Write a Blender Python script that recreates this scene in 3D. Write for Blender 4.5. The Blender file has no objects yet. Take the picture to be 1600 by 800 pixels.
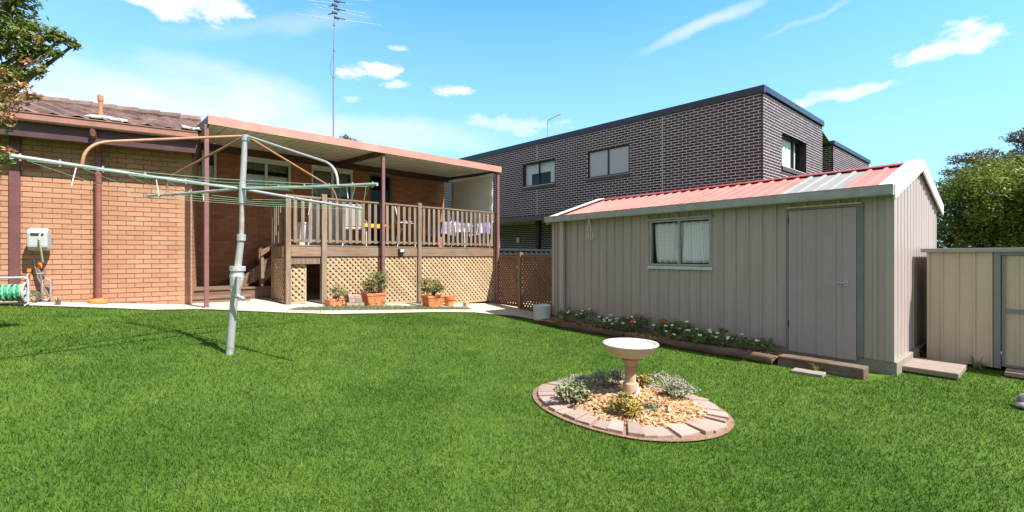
import bpy, math, random
import numpy as np
from mathutils import Vector, Matrix

R = math.radians
random.seed(7)
rng = np.random.default_rng(7)
scene = bpy.context.scene
COL = scene.collection

# ------------------------------------------------------------------ camera
CAMZ, F = 1.47, 711.0
cd = bpy.data.cameras.new('camera'); cd.sensor_width = 36; cd.lens = F / 1600 * 36
cd.clip_start = .05; cd.clip_end = 2000
cam = bpy.data.objects.new('camera', cd); COL.objects.link(cam)
cam.location = (0, 0, CAMZ); cam.rotation_euler = (R(90), 0, 0)
scene.camera = cam

# ------------------------------------------------------------------ terrain
_gx = [-60, -12, -8, -6.1, -5.4, -4, -2.3, -.3, 1, 4, 60]
_gz = [.9, .82, .71, .53, .52, .42, .26, .07, 0, -.02, -.02]
def gz(x): return np.interp(x, _gx, _gz)
def ground_at(px, py):
    t = 4.0
    for _ in range(60):
        x = (px - 800) / F * t
        t = .5 * t + .5 * (CAMZ - float(gz(x))) * F / (py - 400)
    return ((px - 800) / F * t, t)

# ------------------------------------------------------------------ frames
class Frame:
    """wall plane: u along the wall, d outwards, z up (world height)"""
    def __init__(s, o, u, n=None):
        l = math.hypot(*u); s.o = o; s.u = (u[0] / l, u[1] / l)
        s.n = n if n else (s.u[1], -s.u[0])
    def p(s, u, d, z): return (s.o[0] + u * s.u[0] + d * s.n[0], s.o[1] + u * s.u[1] + d * s.n[1], z)
    def hit(s, px, py=400, d=0):
        k = (px - 800) / F
        ox, oy = s.o[0] + d * s.n[0], s.o[1] + d * s.n[1]
        u = (k * oy - ox) / (s.u[0] - k * s.u[1])
        Y = oy + u * s.u[1]
        return u, CAMZ + (400 - py) / F * Y
    def uu(s, px, d=0): return s.hit(px, 400, d)[0]
    def ang(s): return math.atan2(s.u[1], s.u[0])

WING = Frame((-6.1, 8.67), (.8505, .526))
MAIN = Frame((-5.48, 8.2), (.733, .68))
SHED = Frame((4.74, 5.69), (-.6377, .770), (-.770, -.6377))
SIDE = Frame((4.74, 5.69), (.770, .6377))
CREAM = Frame((5.88, 6.42), (.6377, -.770), (-.770, -.6377))
DARK = Frame((6.89, 12.5), (-.706, .708), (-.708, -.706))
DARKR = Frame((6.89, 12.5), (.759, .651))

# ------------------------------------------------------------------ mesh builder
class MB:
    def __init__(s): s.v = []; s.f = []; s.r = []; s.m = []; s.mi = 0
    def add(s, vs, fs, rnd=None):
        b = len(s.v); s.v += [tuple(v) for v in vs]
        for f in fs: s.f.append([i + b for i in f])
        k = random.random() if rnd is None else rnd
        s.r += [k] * len(fs); s.m += [s.mi] * len(fs)
    def quad(s, a, b, c, d, rnd=None): s.add([a, b, c, d], [(0, 1, 2, 3)], rnd)
    def box8(s, p, rnd=None):
        s.add(p, [(0, 3, 2, 1), (4, 5, 6, 7), (0, 1, 5, 4), (1, 2, 6, 5), (2, 3, 7, 6), (3, 0, 4, 7)], rnd)
    def fbox(s, fr, u0, u1, d0, d1, z0, z1, rnd=None):
        s.box8([fr.p(u0, d0, z0), fr.p(u1, d0, z0), fr.p(u1, d1, z0), fr.p(u0, d1, z0),
                fr.p(u0, d0, z1), fr.p(u1, d0, z1), fr.p(u1, d1, z1), fr.p(u0, d1, z1)], rnd)
    def obox(s, c, size, rz=0, rx=0, ry=0, rnd=None):
        M = Matrix.Translation(c) @ Matrix.Rotation(rz, 4, 'Z') @ Matrix.Rotation(rx, 4, 'X') @ Matrix.Rotation(ry, 4, 'Y')
        a, b, h = size[0] / 2, size[1] / 2, size[2] / 2
        s.box8([M @ Vector(q) for q in ((-a, -b, -h), (a, -b, -h), (a, b, -h), (-a, b, -h), (-a, -b, h), (a, -b, h), (a, b, h), (-a, b, h))], rnd)
    def poly_ext(s, pts3a, pts3b, rnd=None):
        n = len(pts3a)
        fs = [tuple(range(n))[::-1], tuple(range(n, 2 * n))]
        fs += [(i, (i + 1) % n, n + (i + 1) % n, n + i) for i in range(n)]
        s.add(list(pts3a) + list(pts3b), fs, rnd)
    def fpoly(s, fr, pts, d0, d1, rnd=None):          # pts (u,z) outline given a thickness
        s.poly_ext([fr.p(u, d0, z) for u, z in pts], [fr.p(u, d1, z) for u, z in pts], rnd)
    def tube(s, pts, r, n=8, caps=True, rnd=None):
        pts = [Vector(p) for p in pts]; rs = r if isinstance(r, (list, tuple)) else [r] * len(pts)
        vs = []; up = None
        for i, p in enumerate(pts):
            t = (pts[min(i + 1, len(pts) - 1)] - pts[max(i - 1, 0)]).normalized()
            if up is None: up = Vector((0, 0, 1)) if abs(t.z) < .9 else Vector((1, 0, 0))
            a = t.cross(up).normalized(); b = a.cross(t).normalized(); up = b
            for k in range(n):
                w = 2 * math.pi * k / n
                vs.append(p + (a * math.cos(w) + b * math.sin(w)) * rs[i])
        fs = []
        for i in range(len(pts) - 1):
            for k in range(n):
                fs.append((i * n + k, i * n + (k + 1) % n, (i + 1) * n + (k + 1) % n, (i + 1) * n + k))
        if caps: fs += [tuple(range(n))[::-1], tuple((len(pts) - 1) * n + k for k in range(n))]
        s.add(vs, fs, rnd)
    def lathe(s, c, prof, n=32, rnd=None, M=None):
        vs = []
        for r, z in prof:
            for k in range(n):
                w = 2 * math.pi * k / n
                q = Vector((r * math.cos(w), r * math.sin(w), z))
                if M: q = M @ q
                vs.append(q + Vector(c))
        fs = [(i * n + k, i * n + (k + 1) % n, (i + 1) * n + (k + 1) % n, (i + 1) * n + k) for i in range(len(prof) - 1) for k in range(n)]
        if prof[0][0] > 0: fs.append(tuple(range(n))[::-1])
        if prof[-1][0] > 0: fs.append(tuple((len(prof) - 1) * n + k for k in range(n)))
        s.add(vs, fs, rnd)
    def build(s, name, mats, parent=None, smooth=False, bevel=0, origin=None):
        me = bpy.data.meshes.new(name)
        v = np.array(s.v, dtype=np.float64)
        if parent is not None: org = np.array(world_loc(parent))
        elif origin is not None: org = np.array(origin)
        else: org = np.array([(v[:, 0].min() + v[:, 0].max()) / 2, (v[:, 1].min() + v[:, 1].max()) / 2, v[:, 2].min()])
        me.from_pydata((v - org).tolist(), [], s.f)
        at = me.attributes.new('rnd', 'FLOAT', 'FACE'); at.data.foreach_set('value', s.r)
        for m in (mats if isinstance(mats, (list, tuple)) else [mats]): me.materials.append(m)
        if max(s.m): me.polygons.foreach_set('material_index', s.m)
        if smooth: me.polygons.foreach_set('use_smooth', [True] * len(s.f))
        o = bpy.data.objects.new(name, me); COL.objects.link(o)
        if parent is None: o.location = org
        else: o.parent = parent
        WL[o.name] = tuple(org)
        if smooth == 'auto' or (smooth and bevel):
            pass
        if bevel:
            b = o.modifiers.new('bevel', 'BEVEL'); b.width = bevel; b.segments = 2; b.limit_method = 'ANGLE'; b.angle_limit = R(40)
        return o
WL = {}
def world_loc(o): return WL[o.name]
def tag(o, label, cat, group=None, kind=None):
    if label: o['label'] = label
    if cat: o['category'] = cat
    if group: o['group'] = group
    if kind: o['kind'] = kind
    return o
def thing(name, loc, label, cat, group=None):
    o = bpy.data.objects.new(name, None); COL.objects.link(o); o.location = loc; o.empty_display_size = .1
    WL[o.name] = tuple(loc)
    return tag(o, label, cat, group)
def dup(o, loc, rz, label, scale=1, group=None):
    c = o.copy(); COL.objects.link(c); c.location = loc; c.rotation_euler = (0, 0, rz); c.scale = (scale,) * 3; c['label'] = label
    if group: c['group'] = group
    for ch in list(o.children):
        k = ch.copy(); COL.objects.link(k); k.parent = c
        for g in list(ch.children):
            q = g.copy(); COL.objects.link(q); q.parent = k
    return c
def smooth_angle(o, deg=35):
    me = o.data
    me.polygons.foreach_set('use_smooth', [True] * len(me.polygons))
    import bmesh
    bm = bmesh.new(); bm.from_mesh(me)
    for e in bm.edges:
        if len(e.link_faces) == 2 and e.calc_face_angle(0) > R(deg): e.smooth = False
        elif len(e.link_faces) != 2: e.smooth = False
    bm.to_mesh(me); bm.free()
    return o

# ------------------------------------------------------------------ materials
class N:
    def __init__(s, name):
        m = bpy.data.materials.new(name); m.use_nodes = True; s.m = m; s.t = m.node_tree; s.t.nodes.clear()
        s.out = s.n('ShaderNodeOutputMaterial'); s.b = s.n('ShaderNodeBsdfPrincipled'); s.l(s.b.outputs[0], s.out.inputs[0])
    def n(s, ty, **k):
        x = s.t.nodes.new(ty)
        for a, v in k.items(): setattr(x, a, v)
        return x
    def l(s, a, b): s.t.links.new(a, b)
    def val(s, sock, v):
        if hasattr(v, 'is_output') or isinstance(v, bpy.types.NodeSocket): s.l(v, sock)
        else: sock.default_value = v
    def coord(s, scale=(1, 1, 1), rot=0, kind='Object'):
        tc = s.n('ShaderNodeTexCoord'); src = tc.outputs[kind]
        if rot:
            m0 = s.n('ShaderNodeMapping'); m0.inputs['Rotation'].default_value = (0, 0, -rot); s.l(src, m0.inputs[0]); src = m0.outputs[0]
        mp = s.n('ShaderNodeMapping'); mp.inputs['Scale'].default_value = scale
        s.l(src, mp.inputs[0]); return mp.outputs[0]
    def noise(s, vec, scale, detail=5, rough=.6):
        x = s.n('ShaderNodeTexNoise'); x.inputs['Scale'].default_value = scale; x.inputs['Detail'].default_value = detail; x.inputs['Roughness'].default_value = rough
        s.l(vec, x.inputs['Vector']); return x.outputs[0]
    def ramp(s, fac, stops, interp='LINEAR'):
        x = s.n('ShaderNodeValToRGB'); x.color_ramp.interpolation = interp; s.l(fac, x.inputs[0])
        e = x.color_ramp.elements
        while len(e) < len(stops): e.new(.5)
        for k, (p, c) in zip(e, stops):
            k.position = p; k.color = (*c, 1) if isinstance(c, (tuple, list)) else (c, c, c, 1)
        return x.outputs[0]
    def mix(s, fac, a, b, mode='MIX'):
        x = s.n('ShaderNodeMix', data_type='RGBA', blend_type=mode)
        s.val(x.inputs[0], fac)
        for q, v in ((x.inputs[6], a), (x.inputs[7], b)):
            if isinstance(v, bpy.types.NodeSocket): s.l(v, q)
            else: q.default_value = (*v, 1)
        return x.outputs[2]
    def math(s, op, a, b=0.):
        x = s.n('ShaderNodeMath', operation=op); s.val(x.inputs[0], a); s.val(x.inputs[1], b); return x.outputs[0]
    def attr(s, name='rnd'):
        x = s.n('ShaderNodeAttribute', attribute_name=name); return x.outputs['Fac']
    def bump(s, h, strength, dist=.01):
        x = s.n('ShaderNodeBump'); x.inputs['Strength'].default_value = strength; x.inputs['Distance'].default_value = dist
        s.l(h, x.inputs['Height']); s.l(x.outputs[0], s.b.inputs['Normal'])
    def done(s, col=None, rough=.6, metal=0, spec=.5):
        if col is not None:
            if isinstance(col, bpy.types.NodeSocket): s.l(col, s.b.inputs['Base Color'])
            else: s.b.inputs['Base Color'].default_value = (*col, 1)
        s.val(s.b.inputs['Roughness'], rough); s.b.inputs['Metallic'].default_value = metal
        s.b.inputs['Specular IOR Level'].default_value = spec
        return s.m
def mul(c, k): return tuple(min(1, x * k) for x in c)

def surf(name, col, rough=.6, var=.2, scale=6, stretch=(1, 1, 1), rot=0, metal=0, bump=.15, bscale=60, rndv=.0, spec=.4, stain=None, stain_at=.62):
    """paint / stone / metal with mottling, wear stains and a fine bump"""
    m = N(name); v = m.coord(stretch, rot)
    c = m.ramp(m.noise(v, scale, 6, .65), [(.28, mul(col, 1 - var)), (.72, mul(col, 1 + var))])
    if stain:
        c = m.mix(m.ramp(m.noise(v, scale * .5, 8, .7), [(stain_at - .08, 0.), (stain_at + .08, .8)]), c, stain)
    if rndv:
        k = m.ramp(m.attr(), [(0, 1 - rndv), (1, 1 + rndv)]); c = m.mix(1., c, k, 'MULTIPLY')
        # ramp output above 1 is clipped by nothing in MULTIPLY
    if bump: m.bump(m.noise(v, bscale, 4, .6), bump, .004)
    rr = m.ramp(m.noise(v, scale * 1.7, 3), [(.3, max(.02, rough - .1)), (.7, min(1, rough + .1))])
    return m.done(c, rr, metal, spec)
def wood(name, col, rot=0, vertical=False, var=.35, grey=(.3, .27, .24)):
    m = N(name); st = (34, 34, 2.0) if vertical else (2.0, 34, 34)
    v = m.coord(st, rot); v2 = m.coord((1, 1, 1))
    c = m.ramp(m.noise(v, 1.0, 6, .6), [(.3, mul(col, 1 - var)), (.7, mul(col, 1 + var))])
    c = m.mix(m.ramp(m.noise(v2, 2.3, 6, .7), [(.45, 0.), (.75, .55)]), c, grey)
    k = m.ramp(m.attr(), [(0, .72), (1, 1.)]); c = m.mix(1., c, k, 'MULTIPLY')
    m.bump(m.noise(v, 1.3, 5), .35, .004)
    return m.done(c, .8, 0, .2)
def brickmat(name, cols, speck=(.1, .05, .03), spk=.25, rough=.85, spec=.25, bump=.5):
    m = N(name); v = m.coord()
    c = m.ramp(m.attr(), [(i / (len(cols) - 1), k) for i, k in enumerate(cols)])
    c = m.mix(m.ramp(m.noise(v, 38, 6, .75), [(.56, 0.), (.72, spk)]), c, speck)
    c = m.mix(m.ramp(m.noise(v, 1.1, 5, .6), [(.35, .28), (.65, 0.)]), c, mul(cols[0], .6))
    m.bump(m.noise(v, 90, 5, .7), bump, .004)
    return m.done(c, rough, 0, spec)
def leafmat(name, cols, rough=.5, trans=.25, spec=.35):
    m = N(name)
    c = m.ramp(m.attr(), [(i / (len(cols) - 1), k) for i, k in enumerate(cols)])
    tr = m.n('ShaderNodeBsdfTranslucent'); m.l(m.mix(.35, c, (.25, .35, .04)), tr.inputs[0])
    mx = m.n('ShaderNodeMixShader'); mx.inputs[0].default_value = trans
    m.done(c, rough, 0, spec)
    m.l(m.b.outputs[0], mx.inputs[1]); m.l(tr.outputs[0], mx.inputs[2]); m.l(mx.outputs[0], m.out.inputs[0])
    return m.m
def glassmat(name, tint=(.75, .8, .82), rough=.03, boost=.0, ior=1.4):
    m = N(name)
    tr = m.n('ShaderNodeBsdfTransparent'); tr.inputs[0].default_value = (*tint, 1)
    gl = m.n('ShaderNodeBsdfGlossy'); gl.inputs['Roughness'].default_value = rough
    fr = m.n('ShaderNodeFresnel'); fr.inputs[0].default_value = ior
    mx = m.n('ShaderNodeMixShader'); gm = m.n('ShaderNodeNewGeometry'); m.l(m.math('MULTIPLY', m.math('ADD', fr.outputs[0], boost), m.math('SUBTRACT', 1., gm.outputs['Backfacing'])), mx.inputs[0])
    m.l(tr.outputs[0], mx.inputs[1]); m.l(gl.outputs[0], mx.inputs[2]); m.l(mx.outputs[0], m.out.inputs[0])
    m.t.nodes.remove(m.b); return m.m

rM, rS, rSD = MAIN.ang(), SHED.ang(), SIDE.ang()
M_wingbrick = brickmat('orange_brick', [(.40, .200, .118), (.44, .225, .135), (.48, .262, .168), (.43, .218, .128), (.46, .245, .150)])
M_mainbrick = brickmat('red_brick', [(.33, .125, .06), (.41, .165, .08), (.45, .20, .105), (.37, .15, .075)])
M_brickmortar = surf('brown_mortar', (.27, .155, .10), .95, .25, 20)
M_darkbrick = brickmat('charcoal_brick', [(.040, .022, .029), (.052, .028, .038), (.045, .025, .033), (.070, .044, .053)], speck=(.09, .08, .085), spk=.12, rough=.6, spec=.3, bump=.2)
M_darkmortar = surf('pale_mortar', (.80, .70, .715), .95, .15, 20)
M_purple = surf('maroon_paint', (.145, .062, .062), .45, .2, 5, bump=.05, stain=(.19, .09, .085), stain_at=.66)
M_maroon = surf('plum_paint', (.085, .040, .048), .45, .2, 5, bump=.05)
M_downpipe = surf('brown_pipe_paint', (.20, .075, .06), .4, .2, 6, bump=.05)
M_salmon = surf('faded_salmon_paint', (.47, .225, .18), .5, .12, 4, bump=.04, stain=(.53, .30, .25))
M_gutter = surf('gutter_paint', (.33, .16, .13), .4, .15, 6, bump=.05)
M_tile = surf('roof_tile', (.155, .098, .088), .85, .35, 9, rndv=.3, bump=.5, bscale=40, stain=(.25, .2, .18), stain_at=.64)
M_whitepaint = surf('white_paint', (.72, .71, .69), .5, .06, 4, bump=.03)
M_cream = surf('cream_panel', (.78, .75, .69), .6, .06, 2, bump=.03)
M_deckh = wood('weathered_board', (.255, .165, .105), rM)
M_deckv = wood('weathered_post', (.25, .175, .12), 0, True)
M_lattice = wood('pale_lattice', (.50, .345, .20), rM, var=.22, grey=(.52, .42, .30))
M_gatewood = wood('brown_lattice', (.20, .10, .055), rM, var=.3, grey=(.2, .12, .08))
M_steelwhite = surf('galvanised_steel', (.43, .435, .445), .38, .12, 12, metal=.35, bump=.05, stain=(.42, .40, .38))
M_galv = surf('dull_zinc', (.38, .39, .40), .5, .2, 10, metal=.4, bump=.1, stain=(.28, .26, .25))
M_copper = surf('rusty_strut_paint', (.40, .185, .095), .5, .25, 14, bump=.1, stain=(.28, .12, .06))
M_line = surf('green_line', (.22, .36, .24), .5, .1, 10, bump=0)
M_sheet = surf('mushroom_steel_sheet', (.405, .33, .315), .38, .12, 3, (3, 3, .22), bump=.04, stain=(.31, .26, .245), stain_at=.64)
M_creamsheet = surf('cream_steel_sheet', (.50, .415, .325), .45, .07, 3, (1, 1, .4), bump=.04, stain=(.45, .37, .27), stain_at=.66)
M_redroof = surf('faded_red_sheet', (.41, .155, .125), .65, .16, 3, (1, 1, 1), rS, bump=.05, stain=(.47, .19, .155), stain_at=.58)
M_ridge = surf('red_ridge', (.34, .055, .045), .5, .15, 3, bump=.05)
M_skylight = surf('fibreglass_sheet', (.25, .24, .225), .65, .12, 5, bump=.1, stain=(.31, .295, .275))
M_zincgutter = surf('weathered_zinc_gutter', (.33, .325, .315), .5, .2, 7, bump=.15, stain=(.22, .22, .21), stain_at=.66)
M_barge = surf('white_barge', (.64, .63, .61), .5, .06, 5, bump=.05)
M_greytrim = surf('grey_trim', (.20, .205, .215), .45, .12, 5, bump=.05)
M_concrete = surf('pale_concrete', (.42, .375, .32), .9, .16, 2.5, bump=.4, bscale=50, stain=(.33, .28, .23), stain_at=.63)
M_footing = surf('footing_concrete', (.25, .215, .185), .9, .2, 6, bump=.6, bscale=40, stain=(.2, .17, .14), stain_at=.6)
M_capping = surf('navy_capping', (.033, .037, .058), .35, .1, 3, bump=.02)
M_black = surf('black_frame', (.02, .02, .022), .4, .1, 5, bump=.02)
M_darkroom = surf('dim_room', (.17, .17, .175), .9, .1, 2, bump=0)
M_rock = surf('dark_fence_sheet', (.03, .032, .04), .5, .1, 3, bump=.02)
M_soffit = surf('soffit_board', (.5, .48, .46), .7, .05, 3, bump=.02)
M_brownfascia = surf('brown_fascia', (.12, .085, .08), .5, .1, 3, bump=.02)
M_terra = surf('terracotta', (.50, .165, .06), .75, .2, 12, bump=.3, stain=(.60, .36, .22), stain_at=.6)
M_soil = surf('dark_soil', (.075, .05, .035), .95, .4, 18, bump=1, bscale=50)
M_paver = surf('pink_grey_paver', (.335, .245, .20), .85, .2, 11, rndv=.2, bump=.5, bscale=60, stain=(.22, .16, .125), stain_at=.58)
M_chips = leafmat('bark_chip', [(.20, .085, .03), (.42, .235, .10), (.50, .36, .21), (.34, .15, .05), (.54, .45, .32)], .8, .0, .2)
M_log = wood('treated_log', (.13, .08, .05), rS, var=.4, grey=(.22, .17, .13))
M_bath = surf('bowl_stone', (.46, .385, .31), .7, .1, 10, bump=.3, stain=(.50, .38, .28), stain_at=.62)
M_bathwhite = surf('bowl_white_glaze', (.52, .49, .46), .5, .06, 8, bump=.1, stain=(.55, .48, .42), stain_at=.7)
M_pedestal = surf('rusty_stone', (.40, .265, .18), .85, .3, 16, bump=.6, bscale=40, stain=(.22, .13, .08), stain_at=.55)
M_plastic_grey = surf('pale_grey_plastic', (.42, .42, .425), .4, .05, 5, bump=.02)
M_greenhose = surf('green_hose', (.04, .30, .20), .35, .12, 20, bump=.02)
M_yellowhose = surf('yellow_hose', (.52, .46, .24), .4, .12, 20, bump=.02)
M_orange = surf('orange_plastic', (.72, .19, .035), .4, .08, 9, bump=.02)
M_whitecloth = surf('white_cloth', (.74, .73, .74), .9, .05, 8, bump=.1)
M_bluecloth = surf('blue_violet_cloth', (.14, .14, .33), .9, .2, 8, bump=.1)
M_yellowcloth = surf('mustard_cloth', (.62, .33, .05), .9, .1, 8, bump=.1)
M_darkmetal = surf('dark_metal', (.06, .06, .065), .4, .1, 8, metal=.5, bump=.02)
M_antenna = surf('pale_aluminium', (.62, .62, .63), .4, .05, 8, metal=.3, bump=0)
M_bark = surf('tree_bark', (.16, .12, .09), .95, .35, 8, (1, 1, .25), bump=.8, bscale=20)
M_glass = glassmat('window_glass', (.93, .95, .95))
M_clear = glassmat('clear_pane', (.96, .97, .97), ior=1.25)
M_darkglass = glassmat('dim_glass', (.6, .62, .64), boost=.02)
m = N('frosted_pane'); M_frost = m.done((.40, .41, .42), .25, 0, .5)
m = N('curtain_cloth'); v = m.coord((1, 1, 1))
M_curtain = m.done(m.ramp(m.noise(v, 30, 4), [(.3, (.66, .66, .66)), (.7, (.82, .82, .82))]), .9, 0, .1)
m = N('check_net_curtain'); tc = m.n('ShaderNodeTexCoord'); sp = m.n('ShaderNodeSeparateXYZ'); m.l(tc.outputs['UV'], sp.inputs[0])
a = m.math('GREATER_THAN', m.math('SINE', m.math('MULTIPLY', sp.outputs[0], 170.)), .35)
b = m.math('GREATER_THAN', m.math('SINE', m.math('MULTIPLY', sp.outputs[1], 170.)), .35)
M_check = m.done(m.ramp(m.math('MULTIPLY', m.math('ADD', a, b), .5), [(0, (.64, .64, .64)), (1, (.93, .93, .93))]), .9, 0, .1)
L_tree = leafmat('glossy_tree_leaf', [(.034, .060, .011), (.095, .145, .020), (.19, .235, .036), (.125, .175, .028), (.26, .29, .055)], .48, .28, .25)
L_near = leafmat('olive_leaf', [(.045, .07, .016), (.10, .145, .028), (.18, .21, .045), (.14, .18, .04), (.10, .14, .03), (.22, .22, .07)], .45, .3)
L_bronze = leafmat('bronze_leaf', [(.42, .13, .06), (.50, .24, .15), (.30, .22, .07), (.52, .30, .20)], .5, .3)
L_gum = leafmat('gum_leaf', [(.055, .06, .035), (.085, .085, .05), (.11, .105, .065), (.14, .115, .08)], .55, .15)
L_jade = leafmat('jade_leaf', [(.10, .12, .035), (.17, .18, .06), (.23, .21, .08), (.14, .16, .05), (.28, .2, .09)], .4, .1)
L_silver = leafmat('silver_leaf', [(.17, .18, .12), (.26, .265, .185), (.36, .35, .27), (.21, .225, .13)], .7, .12, .2)
L_rose = leafmat('sage_leaf', [(.13, .15, .07), (.21, .23, .11), (.28, .28, .16), (.18, .2, .09)], .6, .12, .2)
L_gold = leafmat('gold_leaf', [(.17, .17, .04), (.30, .25, .06), (.40, .28, .07), (.22, .2, .05)], .5, .12)
L_flower = leafmat('garden_leaf', [(.05, .09, .024), (.11, .17, .04), (.23, .29, .08), (.16, .23, .06), (.42, .45, .24)], .5, .25)
L_cover = leafmat('grey_green_cover', [(.11, .15, .07), (.17, .21, .11), (.22, .25, .14), (.13, .2, .09)], .7, .15, .2)
M_petalw = surf('white_petal', (.82, .81, .80), .7, .03, 5, bump=0)
M_petalr = surf('red_petal', (.70, .045, .02), .6, .1, 5, bump=0)

# lawn blades: colour varies blade by blade and in broad lush / thin patches
def grassmat(name, base=False):
    m = N(name); tc = m.n('ShaderNodeNewGeometry'); pos = tc.outputs['Position']
    big = m.noise(pos, .5, 5, .6); mid = m.noise(pos, 3.2, 5, .65)
    c = m.ramp(mid, [(.30, (.044, .108, .009)), (.52, (.074, .155, .014)), (.72, (.118, .192, .026))])
    c = m.mix(m.ramp(big, [(.38, .0), (.54, 1.)]), m.mix(.5, c, (.028, .088, .006)), m.mix(.2, c, (.14, .20, .035)))
    if base: c = m.mix(.4, c, (.045, .075, .014))
    else:
        k = m.ramp(m.attr(), [(0, (.40, .46, .36)), (.35, (.80, .82, .74)), (.7, (1.0, 1.0, .96)), (1, (1., .97, .9))])
        c = m.mix(1., c, k, 'MULTIPLY')
        c = m.mix(m.ramp(m.attr(), [(.92, 0.), (.96, .5)]), c, (.30, .31, .13))
    if base: return m.done(c, .9, 0, .1)
    tr = m.n('ShaderNodeBsdfTranslucent'); m.l(c, tr.inputs[0]); mx = m.n('ShaderNodeMixShader'); mx.inputs[0].default_value = .3
    m.done(c, .55, 0, .25); m.l(m.b.outputs[0], mx.inputs[1]); m.l(tr.outputs[0], mx.inputs[2]); m.l(mx.outputs[0], m.out.inputs[0])
    return m.m
M_blade = grassmat('grass_blade'); M_turf = grassmat('turf', True)

# ------------------------------------------------------------------ ground
xs = np.unique(np.concatenate([np.linspace(-600, -20, 12), np.arange(-20, 30.01, .5), np.linspace(30, 600, 12)]))
ys = np.unique(np.concatenate([np.linspace(-600, -10, 12), np.arange(-10, 40.01, 1.), np.linspace(40, 900, 12)]))
mb = MB()
vs = [(x, y, float(gz(x))) for y in ys for x in xs]; nx = len(xs)
mb.add(vs, [(j * nx + i, j * nx + i + 1, (j + 1) * nx + i + 1, (j + 1) * nx + i) for j in range(len(ys) - 1) for i in range(nx - 1)], .5)
tag(mb.build('ground', M_turf, smooth=True, origin=(0, 0, 0)), 'green lawn ground sheet', 'ground', kind='structure')

# lawn edge along the house, read off the photograph and put on the ground
EDGE = [ground_at(*q) for q in ((-160, 476), (0, 477), (90, 480), (180, 483), (300, 484.5), (380, 487), (450, 490), (520, 492), (600, 490.5), (680, 488.5), (740, 489), (800, 494), (858, 504))]
BEDD = .62
lawn_poly = EDGE + [SHED.p(u, BEDD, 0)[:2] for u in (5.9, 5, 4, 3, 2, 1.15)] + [SHED.p(u, .6, 0)[:2] for u in (1.1, .1)] + \
    [SHED.p(-.02, .02, 0)[:2], SIDE.p(.2, .05, 0)[:2], CREAM.p(.05, .03, 0)[:2], CREAM.p(2.5, .03, 0)[:2], (9, 3), (9, -1.5), (-12, -1.5), (-14, 4)]
def inside(px, py, poly):
    r = np.zeros(len(px), bool); n = len(poly)
    for i in range(n):
        x1, y1 = poly[i]; x2, y2 = poly[(i + 1) % n]
        c = ((y1 > py) != (y2 > py)) & (px < (x2 - x1) * (py - y1) / (y2 - y1 + 1e-12) + x1)
        r ^= c
    return r
RC = np.array((1.11, 4.45)); RA = np.array((.76, -.65)); RA = RA / np.linalg.norm(RA); RB = np.array((-RA[1], RA[0]))
RL, RW = .92, .77
def ring_r(x, y):
    q = np.stack([x - RC[0], y - RC[1]], -1)
    return np.hypot(q @ RA / RL, q @ RB / RW)
def ring_p(ang, k): return RC + RA * RL * k * math.cos(ang) + RB * RW * k * math.sin(ang)

def mesh_np(name, verts, faces_n, nper, rnd, mats, loc=(0, 0, 0), parent=None, mi=None, smooth=False):
    me = bpy.data.meshes.new(name)
    me.vertices.add(len(verts)); me.vertices.foreach_set('co', (verts - np.array(loc)).astype(np.float32).ravel())
    nf = len(faces_n)
    me.loops.add(nf * nper); me.loops.foreach_set('vertex_index', faces_n.astype(np.int32).ravel())
    me.polygons.add(nf); me.polygons.foreach_set('loop_start', np.arange(nf, dtype=np.int32) * nper)
    me.update(calc_edges=True)
    at = me.attributes.new('rnd', 'FLOAT', 'FACE'); at.data.foreach_set('value', rnd.astype(np.float32))
    for m_ in (mats if isinstance(mats, (list, tuple)) else [mats]): me.materials.append(m_)
    if mi is not None: me.polygons.foreach_set('material_index', mi.astype(np.int32))
    o = bpy.data.objects.new(name, me); COL.objects.link(o)
    if parent: o.parent = parent
    else: o.location = loc
    WL[o.name] = tuple(loc)
    return o

def blades(n, poly, skip, hmin, hmax, w0, ymax=10.5):
    r = 1.5 + (13.5 - 1.5) * rng.random(n) ** 1.25
    a = R(-58) + R(116) * rng.random(n)
    x, y = r * np.sin(a), r * np.cos(a)
    k = inside(x, y, poly) & ~skip(x, y); x, y, r = x[k], y[k], r[k]; n = len(x)
    h = hmin + (hmax - hmin) * rng.random(n) ** 1.4; w = w0 * (.7 + .6 * rng.random(n)) + .00055 * r
    f = rng.random(n) * 2 * np.pi; ld = rng.random(n) * 2 * np.pi; ln = h * (.15 + .85 * rng.random(n))
    b = np.stack([x, y, gz(x) - .004], -1); s = np.stack([np.cos(f), np.sin(f), 0 * f], -1) * (w / 2)[:, None]
    t = b + np.stack([np.cos(ld) * ln, np.sin(ld) * ln, h], -1)
    v = np.stack([b - s, b + s, t], 1).reshape(-1, 3)
    return v, np.arange(3 * n).reshape(-1, 3), rng.random(n)
v, f, rn = blades(520000, lawn_poly, lambda x, y: ring_r(x, y) < 1.035, .018, .046, .0036)
tag(mesh_np('grass', v, f, 3, rn, M_blade), 'short mown green lawn grass', 'grass', kind='stuff')

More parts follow.
